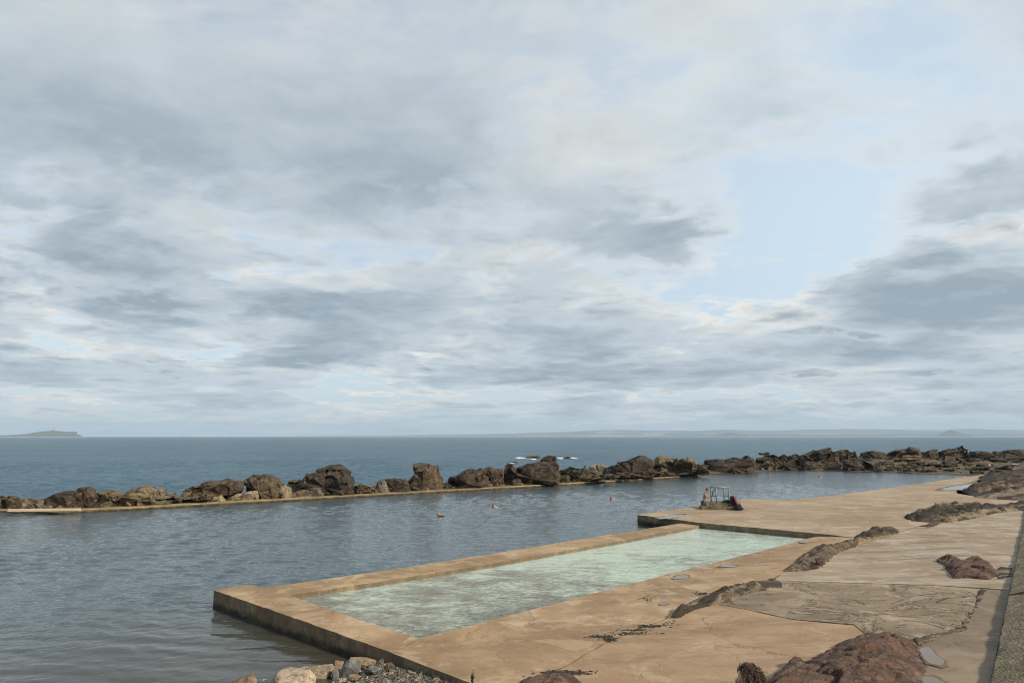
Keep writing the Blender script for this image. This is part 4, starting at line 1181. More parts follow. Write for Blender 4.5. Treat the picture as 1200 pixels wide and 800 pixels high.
# dark weed along the crack and the bottom rock
pile = Pile()
wr = random.Random(3)
for (cx, cy, n_, spx, spy, z) in ((714, 749, 60, 4, 1.3, .52), (704, 745.5, 35, 7, .7, .52), (762, 733.5, 50, 7, .8, .54), (738, 742, 30, 12, 1, .53), (742, 738, 24, 9, .6, .53), (652, 788, 80, 10, 1.6, .56), (676, 788, 40, 9, 1.2, .52), (626, 796, 30, 5, 1.5, .52),
                            (823, 695.5, 40, 6, 1, .54), (1178, 775, 60, 2, 5, .85), (757, 702, 14, 6, 2, .5), (784, 730, 10, 6, 2, .53)):
    for k in range(n_ * 4):
        b_ = on_deck(cx + wr.gauss(0, spx), cy + wr.gauss(0, spy))
        s = wr.uniform(0.006, 0.03) * (1.0 if wr.random() < 0.9 else 1.8)
        pile.stone(Matrix.Translation(b_) @ Matrix.Rotation(wr.uniform(0, 6), 4, 'Z') @ Matrix.Diagonal((s * wr.uniform(0.7, 1.8), s, s * 0.45, 1)), s, wr, 0, (.25, .25, .2))
tag(link('seaweed', pile.mesh('seaweed'), M['weed']), kind='stuff')

# ------------------------------------------------------------------ beach: gravel, pebbles and boulders
bp = [at(x, y, 0.0) for x, y in ((255, 815), (335, 796), (392, 776), (436, 764), (455, 765))]
NX, NY = 120, 110
V = np.zeros((NY, NX, 3))
ea, eb = at(462, 766, 0.45), at(640, 835, 0.45)
en = Vector((-(eb - ea).y, (eb - ea).x, 0)).normalized()
if en.y > 0: en = -en
wa, wb_ = at(368, 812, 0.0), at(434, 769, 0.0)


def beach_z(x, y):
    # distance from the deck edge outwards, and along the shore towards the water
    de = (Vector((x, y, 0)) - Vector((ea.x, ea.y, 0))).dot(en)
    ds = ((wb_ - wa).x * (y - wa.y) - (wb_ - wa).y * (x - wa.x)) / (wb_ - wa).length   # >0 towards the water
    z = np.interp(-ds, [-3, -0.6, 0, 1.0, 2.4, 6], [-0.9, -0.22, 0.0, 0.17, 0.26, 0.34])
    return z + 0.03 * fbm((x, y, 1), 1.2, 4)


for i in range(NY):
    for j in range(NX):
        x = -9.0 + j / (NX - 1) * 12.5; y = 6.0 + i / (NY - 1) * 13.0
        V[i, j] = (x, y, beach_z(x, y))
m, gg = new_mat('gravel')
co = gg.n('ShaderNodeNewGeometry', out=0)
vo = gg.n('ShaderNodeTexVoronoi', {'Vector': co, 'Scale': 26.0}, None)
gc = gg.n('ShaderNodeValToRGB', {0: gg.n('ShaderNodeSeparateColor', {0: vo.outputs['Color']})}, None)
gc.color_ramp.elements[0].color = (0.04, 0.036, 0.03, 1); gc.color_ramp.elements[1].color = (0.24, 0.20, 0.15, 1)
principled(gg, gc.outputs[0], 0.75, gg.bump(vo.outputs['Distance'], 0.8, 0.03))
M['gravel'] = m
tag(link('gravel_beach', grid_mesh('gravel_beach', V), m), kind='structure')
pile = Pile()
pr = random.Random(9)
for k in range(5200):
    px, py = pr.uniform(375, 560), pr.uniform(770, 840)
    p = at(px, py, 0.2)
    z = beach_z(p.x, p.y)
    if z < 0.015: continue
    s = pr.uniform(0.018, 0.05) * (1.0 if pr.random() < 0.95 else 1.9)
    mt = Matrix.Translation((p.x, p.y, z + s * 0.2)) @ Matrix.Rotation(pr.uniform(0, 6), 4, 'Z') @ Matrix.Rotation(pr.uniform(-.6, .6), 4, 'X') @ Matrix.Diagonal((s * pr.uniform(0.8, 1.4), s, s * pr.uniform(0.5, 0.8), 1))
    pile.stone(mt, s, pr, pr.choices([0, 1, 2, 3], [5, 3, 1.2, 1])[0])
o = link('pebbles', pile.mesh('pebbles'), [plain('dark_pebble', (0.070, 0.066, 0.052), 0.7, vary=.4), plain('grey_pebble', (0.165, 0.15, 0.115), 0.75, vary=.3), plain('tan_pebble', (0.32, 0.23, 0.15), 0.8), plain('red_pebble', (0.10, 0.055, 0.045), 0.8)])
tag(o, kind='stuff')
M['sand_block'] = rock_mat('pitted_sandstone', (0.16, 0.12, 0.08), (0.46, 0.36, 0.25), (0.55, 0.46, 0.34), (0.06, 0.05, 0.04), 0.5, sc=5.0, bump=0.5)
M['tan_block'] = rock_mat('tan_sandstone', (0.13, 0.09, 0.055), (0.27, 0.19, 0.12), (0.34, 0.25, 0.165), None, sc=3.0, bump=0.4)
M['slate_block'] = rock_mat('blue_grey_stone', (0.06, 0.06, 0.058), (0.155, 0.15, 0.14), (0.21, 0.20, 0.185), None, sc=3.0, bump=0.3)
BG = 'boulders at the water line of the gravel beach'
T_('boulder', [(270, 806), (274, 797), (284, 792.5), (295, 789), (299, 796), (301, 806)], 808, 'tan_block', 'brown wedge of stone in the water left of the gravel beach', BG, zf=-0.05, depth=0.7, strata=0.01, frac=0.02, cell=0.02, cat='boulder')
T_('boulder', [(318, 806), (320, 793), (326, 786), (338, 783.5), (348, 784), (362, 787), (369, 795), (369, 806)], 808, 'sand_block', 'large pale pitted boulder at the water edge, biggest on the beach', BG, zf=0.0, depth=0.8, strata=0.01, frac=0.025, cell=0.02, cat='boulder', smooth=True)
T_('boulder', [(347, 788), (352, 782), (372, 779), (389, 778), (392, 782), (390, 788), (372, 791), (362, 792)], 795, 'sand_block', 'long pale flat-topped block touching the large pitted boulder', BG, zf=0.0, depth=0.4, strata=0.01, frac=0.02, cell=0.02, cat='boulder')
T_('boulder', [(398, 788), (402, 779), (411, 769.5), (423, 778), (423, 784), (410, 790), (399, 791)], 791, 'slate_block', 'blue-grey pyramid of stone near the moss-stained wall', BG, zf=0.12, depth=0.7, strata=0.01, frac=0.015, cell=0.02, cat='boulder')
T_('boulder', [(390, 783), (393, 774), (402, 774.5), (405, 783)], 784, 'tan_block', 'small brown block in the water left of the grey pyramid', BG, zf=0.0, depth=0.7, strata=0.01, frac=0.02, cell=0.02, cat='boulder')
T_('boulder', [(411, 774), (413, 769), (430, 770.5), (440, 774), (441, 778), (426, 781)], 782, 'tan_block', 'flat tan block wedged between the grey pyramid and the mossy wall', BG, zf=0.1, depth=0.5, strata=0.01, frac=0.02, cell=0.02, cat='boulder')
T_('boulder', [(389, 792), (391, 783), (395, 782), (398, 791)], 794, 'slate_block', 'small dark grey stone right of the long pale block', BG, zf=0.05, depth=0.7, strata=0.01, frac=0.02, cell=0.02, cat='boulder')
T_('boulder', [(442, 783), (444, 773), (449, 770.5), (450, 780), (447, 784)], 786, 'rock_grey', 'narrow upright stone against the foot of the deck wall', BG, zf=0.18, depth=0.7, strata=0.01, frac=0.03, cell=0.02, cat='boulder')
T_('boulder', [(450, 784), (453, 777), (459, 775.5), (463, 780), (462, 785)], 787, 'rock_brown', 'knobbly brown stone beside the narrow upright stone', BG, zf=0.18, depth=0.7, strata=0.01, frac=0.05, cell=0.03, cat='boulder')
for k, (px, ft, wp, hp, mt, lb) in enumerate([(413, 796, 13, 5, 'tan_block', 'small tan stone lying in the middle of the gravel'), (400, 800, 10, 4, 'sand_block', 'pale flat stone on the gravel below the tan stone'),
                                             (436, 789, 22, 5, 'slate_block', 'flat grey slab half sunk in the gravel'), (458, 791, 6, 4, 'sand_block', 'tiny pale stone on the gravel near the wall foot'),
                                             (308, 799, 6, 3, 'sand_block', 'tiny pale stone in the water between brown wedge and pitted boulder')]):
    boulder('stone', px, ft, wp, hp, mt, lb, BG, zf=0.2 if px > 350 else -0.02, seed=400 + k, rz=k * 1.1, cat='stone', depth=0.7)

# plant at the deck edge
def plant(px, py, z, h, label, n=26, seed=1):
    p = at(px, py, z)
    r = random.Random(seed)
    root = empty('plant', p); tag(root, label, 'plant')
    bs = bmesh.new(); bl = bmesh.new()
    for k in range(5):
        a = r.uniform(0, 6.28); lean = r.uniform(0.05, 0.35) * h
        tip = Vector((lean * math.cos(a), lean * math.sin(a), h * r.uniform(0.7, 1)))
        tube(bs, [(0, 0, -0.05), tip * 0.5 + Vector((0, 0, 0.02)), tip], [0.006, 0.005, 0.003], 5)
        for j in range(n):
            t = r.uniform(0.15, 1.0); b = tip * t
            d = Vector((r.gauss(0, 1), r.gauss(0, 1), r.uniform(0, 0.9))).normalized()
            s = r.uniform(0.025, 0.05); sd = d.cross(Vector((0, 0, 1))).normalized() * s * 0.35
            v = [bl.verts.new(b), bl.verts.new(b + d * s * .5 + sd), bl.verts.new(b + d * s), bl.verts.new(b + d * s * .5 - sd)]
            bl.faces.new(v)
    link('stem', mesh_bm('stem', bs), M['leaf'], None, root)
    link('foliage', mesh_bm('foliage', bl), M['leaf'], None, root)


plant(553, 802, 0.45, 0.26, 'dark little plant growing at the near edge of the deck', seed=4)

# ------------------------------------------------------------------ seawall, promenade, stairs on the right
b0, b1 = at(1163, 800, 0.8), at(1197, 630, 0.85)
dv = (b1 - b0); dv.z = 0; dv.normalize()
nr = Vector((dv.y, -dv.x, 0))            # away from the deck
if nr.x < 0: nr = -nr
s0 = b0 - dv * 22; s1 = b0 + dv * 75
PROF = [(0.0, 0.2), (0.0, 0.93), (0.03, 0.97)] + [(0.03 + 0.15 * k, 0.97 + 0.055 * k) for k in range(1, 19)] + [(2.75, 0.2)]
bm = bmesh.new()
N_ = 330
rings = []
for i in range(N_ + 1):
    base = s0.lerp(s1, i / N_)
    r = []
    for k, (o_, z_) in enumerate(PROF):
        q = (base + nr * o_).xy.to_3d() + Vector((0, 0, z_))
        if z_ > 0.5:
            n_ = fbm((q.x, q.y, q.z), 2.4, 5)
            q += Vector((0, 0, 0.035 * n_)) - nr * (0.02 * n_ if k < 3 else 0)
        r.append(bm.verts.new(q))
    rings.append(r)
for a, b in zip(rings, rings[1:]):
    for k in range(len(a) - 1): bm.faces.new((a[k], b[k], b[k + 1], a[k + 1]))
bm.faces.new(rings[0]); bm.faces.new(rings[-1][::-1])
sw = link('seawall', mesh_bm('seawall', bm), M['con_wall'], s0)
tag(sw, 'broad low wall of rough pebbly concrete along the right edge of the photo', 'wall')
# mossy joint across its top
jp = at(1186, 697.5, 0.97)
jt = (jp - b0).dot(dv)
bm = bmesh.new()
jr = []
for k in range(40):
    o_ = 0.02 + k * 0.06
    q = (b0 + dv * jt + nr * o_).xy.to_3d() + Vector((0, 0, 0.97 + 0.055 / 0.15 * max(0.0, o_ - 0.03)))
    wv = 0.035 + 0.02 * noise.noise(Vector((k * 0.7, 3, 0)))
    jr.append([bm.verts.new(q + dv * (s_ * wv / 0.04 + 0.012 * noise.noise(Vector((k * .7, s_, 0)))) + Vector((0, 0, h_))) for s_, h_ in ((-.05, -.03), (-.025, .03), (.025, .03), (.05, -.03))])
for a, b in zip(jr, jr[1:]):
    for k in range(3): bm.faces.new((a[k], a[k + 1], b[k + 1], b[k]))
o = link('moss_joint', mesh_bm('moss_joint', bm), plain('moss', (0.085, 0.080, 0.020), 0.95, vary=.5), s0)
o.parent = sw; o.location = (0, 0, 0)
# dark strip painting the shade of the open joint between wall and deck
bm = bmesh.new()
jr = []
for k in range(240):
    q = b0 + dv * (-6 + k * 0.2); q.z = 0.83
    wv = 0.035 + 0.03 * noise.noise(Vector((k * 0.5, 1, 1)))
    jr.append([bm.verts.new(q - nr * (wv + .02) - Vector((0, 0, .05))), bm.verts.new(q - nr * 0.02 + Vector((0, 0, 0.03 + 0.03 * noise.noise(Vector((k * .6, 5, 0)))))), bm.verts.new(q + nr * 0.01 - Vector((0, 0, .02)))])
for a, b in zip(jr, jr[1:]):
    for k in range(2): bm.faces.new((a[k], a[k + 1], b[k + 1], b[k]))
tag(link('joint_shade_strip', mesh_bm('joint_shade_strip', bm), M['weed']), kind='stuff')
# the raised terrace the photograph is taken from
bm = bmesh.new(); box(bm, (-14, -16, 0.0), (22, -0.45, 4.0))
tag(link('terrace', mesh_bm('terrace', bm), M['con_gutter']), kind='structure')
# landing and stairs below the camera, where the woman walks
WY = 6.0
wc = aty(876, 776, WY)                    # top of her hair
LZ = wc.z - 1.72
ex = Vector((dv.x, dv.y, 0)); ez = Vector((0, 0, 1))
bm = bmesh.new()
x0_, x1_ = wc.x - 0.75, wc.x + 0.62
box(bm, (x0_, 4.0, 0.2), (x1_, 7.0, LZ))
bmesh.ops.bevel(bm, geom=bm.edges[:], offset=0.02, segments=2, affect='EDGES')
ns = 7
hstep = (LZ - 0.62) / (ns + 1)
for k in range(ns):
    box(bm, (x0_ + .002, 7.003 + k * 0.3 - (0.001 * k), 0.2), (x1_ - .002, 7.0 + (k + 1) * 0.3, LZ - (k + 1) * hstep))
tag(link('stairs', mesh_bm('stairs', bm), M['con_gutter'], (wc.x, 5.5, 0.2)), 'plain concrete landing and stairs beside the seawall under the woman', 'stairs')

# ------------------------------------------------------------------ people
def skin_body(name, joints, edges, root, sub=2):
    """joints: {name: (co, radius)}"""
    bm = bmesh.new()
    lay = bm.verts.layers.skin.verify()
    vs = {}
    for k, (co, rad) in joints.items():
        v = bm.verts.new(co); vs[k] = v
        rad = rad if isinstance(rad, tuple) else (rad, rad)
        v[lay].radius = rad; v[lay].use_root = (k == root)
    for a, b in edges: bm.edges.new((vs[a], vs[b]))
    me = bpy.data.meshes.new(name + '_skeleton'); bm.to_mesh(me); bm.free()
    o = bpy.data.objects.new('tmp', me); COL.objects.link(o)
    md = o.modifiers.new('s', 'SKIN'); md.use_smooth_shade = True
    o.modifiers.new('u', 'SUBSURF').levels = sub
    bpy.context.view_layer.update()
    ev = o.evaluated_get(bpy.context.evaluated_depsgraph_get())
    out = bpy.data.meshes.new_from_object(ev)
    bpy.data.objects.remove(o); bpy.data.meshes.remove(me)
    out.name = name
    out.materials.clear()
    out.shade_smooth()
    return out


def add_head(me, c, face, up=Vector((0, 0, 1)), s=1.0):
    """head with nose, brow, chin and ears added to a body mesh; c: head centre, face: direction it looks"""
    f = face.normalized(); r = f.cross(up).normalized(); u = r.cross(f)
    bm = bmesh.new(); bm.from_mesh(me)
    n0 = len(bm.verts)
    res = bmesh.ops.create_uvsphere(bm, u_segments=28, v_segments=20, radius=1.0)
    for v in res['verts']:
        x, y, z = v.co          # x right, y forward, z up in head space
        w_ = 0.074 * (1 - 0.18 * max(0, -z) ** 1.5)
        yy = y * 0.096
        if y > 0: yy = y * (0.088 + 0.012 * max(0, -z))
        zz = z * 0.118
        if y > 0.6:
            nose = math.exp(-((x / 0.17) ** 2)) * (math.exp(-((z + 0.16) / 0.17) ** 2) * 0.026 + math.exp(-((z - 0.02) / 0.16) ** 2) * 0.010)
            eye = sum(math.exp(-(((x - e_) / 0.16) ** 2 + ((z - 0.06) / 0.10) ** 2)) for e_ in (-0.38, 0.38)) * -0.010
            lip = math.exp(-((x / 0.28) ** 2 + ((z + 0.48) / 0.09) ** 2)) * 0.007 - math.exp(-((x / 0.3) ** 2 + ((z + 0.485) / 0.025) ** 2)) * 0.006
            chin = math.exp(-((x / 0.3) ** 2 + ((z + 0.8) / 0.15) ** 2)) * 0.010
            yy += nose + eye + lip + chin
        ear = math.exp(-(((abs(x) - 1) / 0.12) ** 2 + ((y + 0.05) / 0.18) ** 2 + (z / 0.26) ** 2)) * 0.022
        xx = x * w_ + math.copysign(ear, x)
        v.co = c + (r * xx + f * yy + u * zz) * s
    for fc in bm.faces: fc.smooth = True
    bm.to_mesh(me); bm.free()


def hair_cap(name, c, face, mat, parent, s=1.0, low=-0.1):
    f = face.normalized(); up = Vector((0, 0, 1)); r = f.cross(up).normalized(); u = r.cross(f)
    bm = bmesh.new()
    res = bmesh.ops.create_uvsphere(bm, u_segments=24, v_segments=16, radius=1.0)
    kill = []
    for v in res['verts']:
        x, y, z = v.co
        if z < low + 0.55 * max(0.0, y + 0.1) : kill.append(v)
        k = 1 + 0.06 * noise.noise(Vector((x, y, z)) * 4)
        v.co = c + (r * x * 0.082 + f * (y * 0.104 - 0.004) + u * (z * 0.126 + 0.002)) * s * k
    bmesh.ops.delete(bm, geom=kill, context='VERTS')
    o = link(name, mesh_bm(name, bm, True), M[mat] if isinstance(mat, str) else mat, None, None)
    o.parent = parent
    o.matrix_parent_inverse = Matrix.Translation(-parent.location)
    return o


def paint(me, fn, mats):
    for m_ in mats: me.materials.append(m_)
    for p in me.polygons: p.material_index = fn(p.center)


def hand_chain(J, E, pre, wrist, direction, side, curl=0.4, s=1.0, grip=None):
    """palm, four fingers of unequal length and a thumb, added to a skeleton"""
    d = direction.normalized()
    sd = side.normalized()
    nrm = d.cross(sd).normalized()
    J[pre + 'palm'] = (wrist + d * 0.05 * s, (0.026 * s, 0.016 * s)); E.append((pre + 'wrist', pre + 'palm'))
    for k, (off, ln) in enumerate(((-0.028, 0.074), (-0.010, 0.084), (0.009, 0.078), (0.027, 0.060))):
        a = wrist + d * 0.085 * s + sd * off * s
        b = a + (d + nrm * curl * 0.6).normalized() * ln * 0.5 * s
        c_ = b + (d * (1 - curl) + nrm * curl * 1.4).normalized() * ln * 0.5 * s
        for nm, q, rd in (('a', a, 0.0095), ('b', b, 0.0088), ('c', c_, 0.0075)): J[f'{pre}f{k}{nm}'] = (q, rd * s)
        E += [(pre + 'palm', f'{pre}f{k}a'), (f'{pre}f{k}a', f'{pre}f{k}b'), (f'{pre}f{k}b', f'{pre}f{k}c')]
    a = wrist + d * 0.035 * s - sd * 0.034 * s
    b = a + (d * 0.7 - sd * 0.6 + nrm * 0.3).normalized() * 0.035 * s
    c_ = b + (d + nrm * 0.5).normalized() * 0.03 * s
    for nm, q, rd in (('ta', a, 0.0115), ('tb', b, 0.010), ('tc', c_, 0.0085)): J[pre + nm] = (q, rd * s)
    E += [(pre + 'palm', pre + 'ta'), (pre + 'ta', pre + 'tb'), (pre + 'tb', pre + 'tc')]


def to_local(me, loc): me.transform(Matrix.Translation(-Vector(loc)))


# swimmers: prone bodies in the water, head and shoulders showing
def swimmer(px, py, face_px, label, hairmat, suit=None, back=0.05):
    p = at(px, py, 0.0)
    fx = Vector((face_px, -0.15, 0)).normalized()
    rt = Vector((fx.y, -fx.x, 0))
    p = p + Vector((0, 0, 0.015))
    H = p + Vector((0, 0, 0.13))
    def q(f_, s_, z_): return p + fx * f_ + rt * s_ + Vector((0, 0, z_))
    J, E = {}, []
    J['pelvis'] = (q(-0.62, 0, -0.22), 0.13); J['belly'] = (q(-0.42, 0, -0.12), 0.12); J['chest'] = (q(-0.20, 0, -0.01), (0.15, 0.12)); J['neck'] = (q(-0.05, 0, 0.06), 0.055)
    J['skull'] = (q(0.0, 0, 0.12), 0.06)
    E += [('pelvis', 'belly'), ('belly', 'chest'), ('chest', 'neck'), ('neck', 'skull')]
    for sgn, n_ in ((1, 'l'), (-1, 'r')):
        J[n_ + 'sh'] = (q(-0.16, 0.19 * sgn, 0.0), 0.062); J[n_ + 'el'] = (q(0.08, 0.27 * sgn, -0.07), 0.042); J[n_ + 'wrist'] = (q(0.30, 0.15 * sgn, -0.08), 0.030)
        E += [('chest', n_ + 'sh'), (n_ + 'sh', n_ + 'el'), (n_ + 'el', n_ + 'wrist')]
        hand_chain(J, E, n_, J[n_ + 'wrist'][0], fx, rt * sgn, 0.2)
        J[n_ + 'hip'] = (q(-0.70, 0.10 * sgn, -0.25), 0.09); J[n_ + 'kn'] = (q(-1.10, 0.16 * sgn, -0.38), 0.062); J[n_ + 'an'] = (q(-1.50, 0.14 * sgn, -0.34), 0.042); J[n_ + 'toe'] = (q(-1.68, 0.14 * sgn, -0.42), 0.032)
        E += [('pelvis', n_ + 'hip'), (n_ + 'hip', n_ + 'kn'), (n_ + 'kn', n_ + 'an'), (n_ + 'an', n_ + 'toe')]
    me = skin_body('person', J, E, 'pelvis', 1)
    add_head(me, H + fx * 0.02, fx)
    hc = H + fx * 0.02
    paint(me, (lambda c_: 1 if (suit is not None and (c_ - hc).length > 0.17 and c_.z < 0.075) else 0), [M['skin'], M[suit] if suit else M['skin']])
    o = link('person', me, None, p)
    tag(o, label, 'person', None)
    hair_cap('hair', hc, fx, hairmat, o)
    return o


SW = 'people swimming in the big pool'
for a_ in ((514, 604.5, -1, 'fair-haired swimmer in a black swimsuit, nearest of those in the water', 'hair_fair', 'black'),
           (578, 594, -1, 'bare-shouldered auburn-haired swimmer heading left in mid pool', 'hair_red', None),
           (716, 585, -1, 'pink-faced swimmer left of the concrete pier corner', 'hair_red', None),
           (960, 559, -0.7, 'far swimmer with dark hair near the reef end of the pool', 'hair_dark', None)):
    swimmer(*a_)['group'] = SW

# stone block with steps, railing, man, bags
zB = 0.62
Yb = at(843, 597, zB).y
sc = Yb / F
def bx(px, dy_=0.0): return aty(px, 560, Yb + dy_).x
blk = empty('stone_steps', (bx(843), Yb, zB))
tag(blk, 'mossy two-tier stone block at the pool side under the ladder rails', 'steps')
M['moss_block'] = rock_mat('mossy_concrete_block', (0.06, 0.05, 0.03), (0.16, 0.135, 0.075), (0.27, 0.23, 0.15), (0.10, 0.095, 0.025), 0.7, sc=3.0)
for nm, xa, xb, ya, yb, za, zb2 in (('lower_slab', 821, 866, -0.1, 0.62, -0.02, 0.21), ('upper_slab', 827, 859, 0.18, 1.6, -0.02, 0.44)):
    bm = bmesh.new()
    box(bm, (bx(xa) - blk.location.x + (0.004 if nm[0] == 'u' else 0), ya, za), (bx(xb) - blk.location.x, yb, zb2))
    bmesh.ops.subdivide_edges(bm, edges=bm.edges[:], cuts=9, use_grid_fill=True)
    for v in bm.verts: v.co += Vector((noise.noise(v.co * 2.1), noise.noise(v.co * 2.3 + Vector((5, 0, 0))), 0.5 * noise.noise(v.co * 2.7))) * 0.07
    link(nm, mesh_bm(nm, bm), M['moss_block'], None, blk)
zT = zB + 0.44
rail = empty('ladder_rails', (bx(843), Yb + 0.9, zT))
tag(rail, 'grey steel ladder rails standing on the mossy stone block', 'railing')
def rl(px, d_, z_): return Vector((aty(px, 560, Yb + d_).x, Yb + d_, zT + z_)) - rail.location
A_, B_, C_, D_ = ((832.4, 0.85), (838.6, 0.45), (847.6, 1.0), (853.3, 0.6))
HR = (587.6 - 570.8) * sc * 1.02
def obj_tube(name, pts, rad):
    bm = bmesh.new(); tube(bm, pts, rad, 8); return link(name, mesh_bm(name, bm, True), M['metal'], None, rail)
for (px, d_) in (A_, B_, C_, D_): obj_tube('post', [rl(px, d_, -0.03), rl(px, d_, HR)], 0.042)
for (u_, v_) in ((A_, B_), (B_, D_), (D_, C_), (A_, C_)):
    obj_tube('top_rail', [rl(u_[0], u_[1], HR), rl(v_[0], v_[1], HR)], 0.042)
for (u_, v_) in ((A_, B_), (B_, C_), (C_, D_)):
    obj_tube('middle_rail', [rl(u_[0], u_[1], HR * 0.42), rl(v_[0], v_[1], HR * 0.42)], 0.028)
obj_tube('handrail', [rl(833.3, 1.0, HR * 0.34), rl(835.5, 0.9, HR * 0.8), rl(837.8, 0.6, HR * 0.86)], 0.03)

# man holding the rails, on the far-left side of the block
mY = Yb + 0.95
def mp(px, py, dd_=0.0): return aty(px, py, mY + dd_)
foot_z = zB
J, E = {}, []
J['pelvis'] = (mp(824.6, 588.5), 0.125); J['belly'] = (mp(824.9, 585), 0.115); J['chest'] = (mp(825.8, 580.3), (0.155, 0.115)); J['upper'] = (mp(826.8, 577.8), 0.10)
J['neck'] = (mp(827.6, 576.4), 0.055); J['skull'] = (mp(828.3, 574.6), 0.06)
E += [('pelvis', 'belly'), ('belly', 'chest'), ('chest', 'upper'), ('upper', 'neck'), ('neck', 'skull')]
wr_ = {'r': mp(832.4, 583.2, 0.02), 'l': mp(832.2, 582.5, 0.32)}
for n_, dd_ in (('r', -0.21), ('l', 0.21)):
    J[n_ + 'sh'] = (mp(826.3, 578.6, dd_), 0.062); J[n_ + 'el'] = (mp(828.4, 583.2, dd_), 0.044); J[n_ + 'wrist'] = (wr_[n_] + Vector((-0.1, 0, 0)), 0.030)
    E += [('chest', n_ + 'sh'), (n_ + 'sh', n_ + 'el'), (n_ + 'el', n_ + 'wrist')]
    hand_chain(J, E, n_, J[n_ + 'wrist'][0], Vector((1, 0, 0)), Vector((0, 0, -1)), 0.7)
    hx = mp(824.4, 589, dd_ * 0.5)
    J[n_ + 'hip'] = (hx, 0.095)
    kx = mp(826.4 if n_ == 'r' else 824.5, 593, dd_ * 0.5); J[n_ + 'kn'] = (kx, 0.066)
    ax_ = Vector((kx.x - 0.12, kx.y, foot_z + 0.09)); J[n_ + 'an'] = (ax_, 0.043)
    J[n_ + 'toe'] = (ax_ + Vector((0.16, 0, -0.055)), 0.036)
    E += [('pelvis', n_ + 'hip'), (n_ + 'hip', n_ + 'kn'), (n_ + 'kn', n_ + 'an'), (n_ + 'an', n_ + 'toe')]
me = skin_body('person', J, E, 'pelvis', 1)
hc = mp(828.5, 573.4)
fdir = Vector((1.0, 0.15, -0.12))
add_head(me, hc, fdir)
zs = J['pelvis'][0].z
paint(me, lambda c_: 1 if (c_.z < zs + 0.13 and c_.z > zs - 0.48) and abs(c_.x - J['pelvis'][0].x) < 0.28 else 0, [M['skin'], M['black']])
o = link('person', me, None, (J['pelvis'][0].x, mY, foot_z))
tag(o, 'bare-chested man in black shorts gripping the ladder rails', 'person')
hair_cap('hair', hc, fdir, 'hair_dark', o)

# rucksack and bags at the right end of the block
def soft_box(w_, d_, h_, seed, taper=0.15, amp=0.03):
    bm = bmesh.new()
    box(bm, (-w_ / 2, -d_ / 2, 0), (w_ / 2, d_ / 2, h_))
    bmesh.ops.subdivide_edges(bm, edges=bm.edges[:], cuts=7, use_grid_fill=True)
    for v in bm.verts:
        x, y, z = v.co.x / (w_ / 2), v.co.y / (d_ / 2), v.co.z / h_ * 2 - 1
        k = (1 - taper * max(0, z)) * (1 - 0.22 * (x * x * y * y + 0.6 * x * x * z * z + 0.6 * y * y * z * z))
        v.co = Vector((v.co.x * k, v.co.y * k, h_ / 2 + (v.co.z - h_ / 2) * (1 - 0.12 * (x * x + y * y) / 2)))
        v.co += Vector((1, 1, 1)) * amp * noise.noise(v.co * 6 + Vector((seed, 0, 0)))
    return bm


bpos = Vector((bx(863.0), Yb + 0.12, zB + 0.19))
pk = empty('rucksack', bpos); pk.rotation_euler = (R(4), R(-22), 0)
tag(pk, 'black and red rucksack leaning on the right end of the stone block', 'rucksack')
bm = soft_box(0.42, 0.30, 0.80, 3); bmesh.ops.translate(bm, verts=bm.verts, vec=(-0.06, 0.03, 0))
link('bag_body', mesh_bm('bag_body', bm, True), M['black'], None, pk)
bm = soft_box(0.13, 0.10, 0.55, 4); bmesh.ops.translate(bm, verts=bm.verts, vec=(0.02, -0.14, 0.2))
link('front_panel', mesh_bm('front_panel', bm, True), M['red'], None, pk)
for sx_ in (-0.08, 0.1):
    bm = bmesh.new(); tube(bm, [(sx_, 0.17, 0.66), (sx_ + 0.3, 0.22, 0.5), (sx_ + 0.34, 0.22, 0.25), (sx_ + 0.12, 0.18, 0.05)], 0.02, 6)
    link('strap', mesh_bm('strap', bm, True), M['grey_cloth'], None, pk)
bm = soft_box(0.55, 0.42, 0.40, 8, 0.3, 0.06)
bg = link('bag_body', mesh_bm('bag_body', bm, True), M['black'])
hb = empty('holdall', (bx(861.5), Yb - 0.42, zB)); tag(hb, 'slumped black bag on the deck in front of the rucksack', 'bag')
bg.parent = hb
bm = bmesh.new(); tube(bm, [(-0.18, 0, 0.33), (-0.12, -0.05, 0.46), (0.12, -0.05, 0.47), (0.18, 0, 0.33)], 0.016, 6)
link('handle', mesh_bm('handle', bm, True), M['grey_cloth'], None, hb)
bm = soft_box(0.75, 0.5, 0.20, 15, 0.5, 0.07)
o = link('towel', mesh_bm('towel', bm, True), M['black']); o.location = (bx(853.5), Yb + 0.45, zT - 0.02)
tag(o, 'dark towel heaped on the stone block beside the rucksack', 'towel')
bm = soft_box(0.34, 0.2, 0.14, 21, 0.4, 0.04)
o = link('shoe_bag', mesh_bm('shoe_bag', bm, True), M['black']); o.location = (bx(868.3), Yb + 0.1, zB); o.rotation_euler.z = 0.5
tag(o, 'small black bundle on the deck right of the rucksack', 'bag')

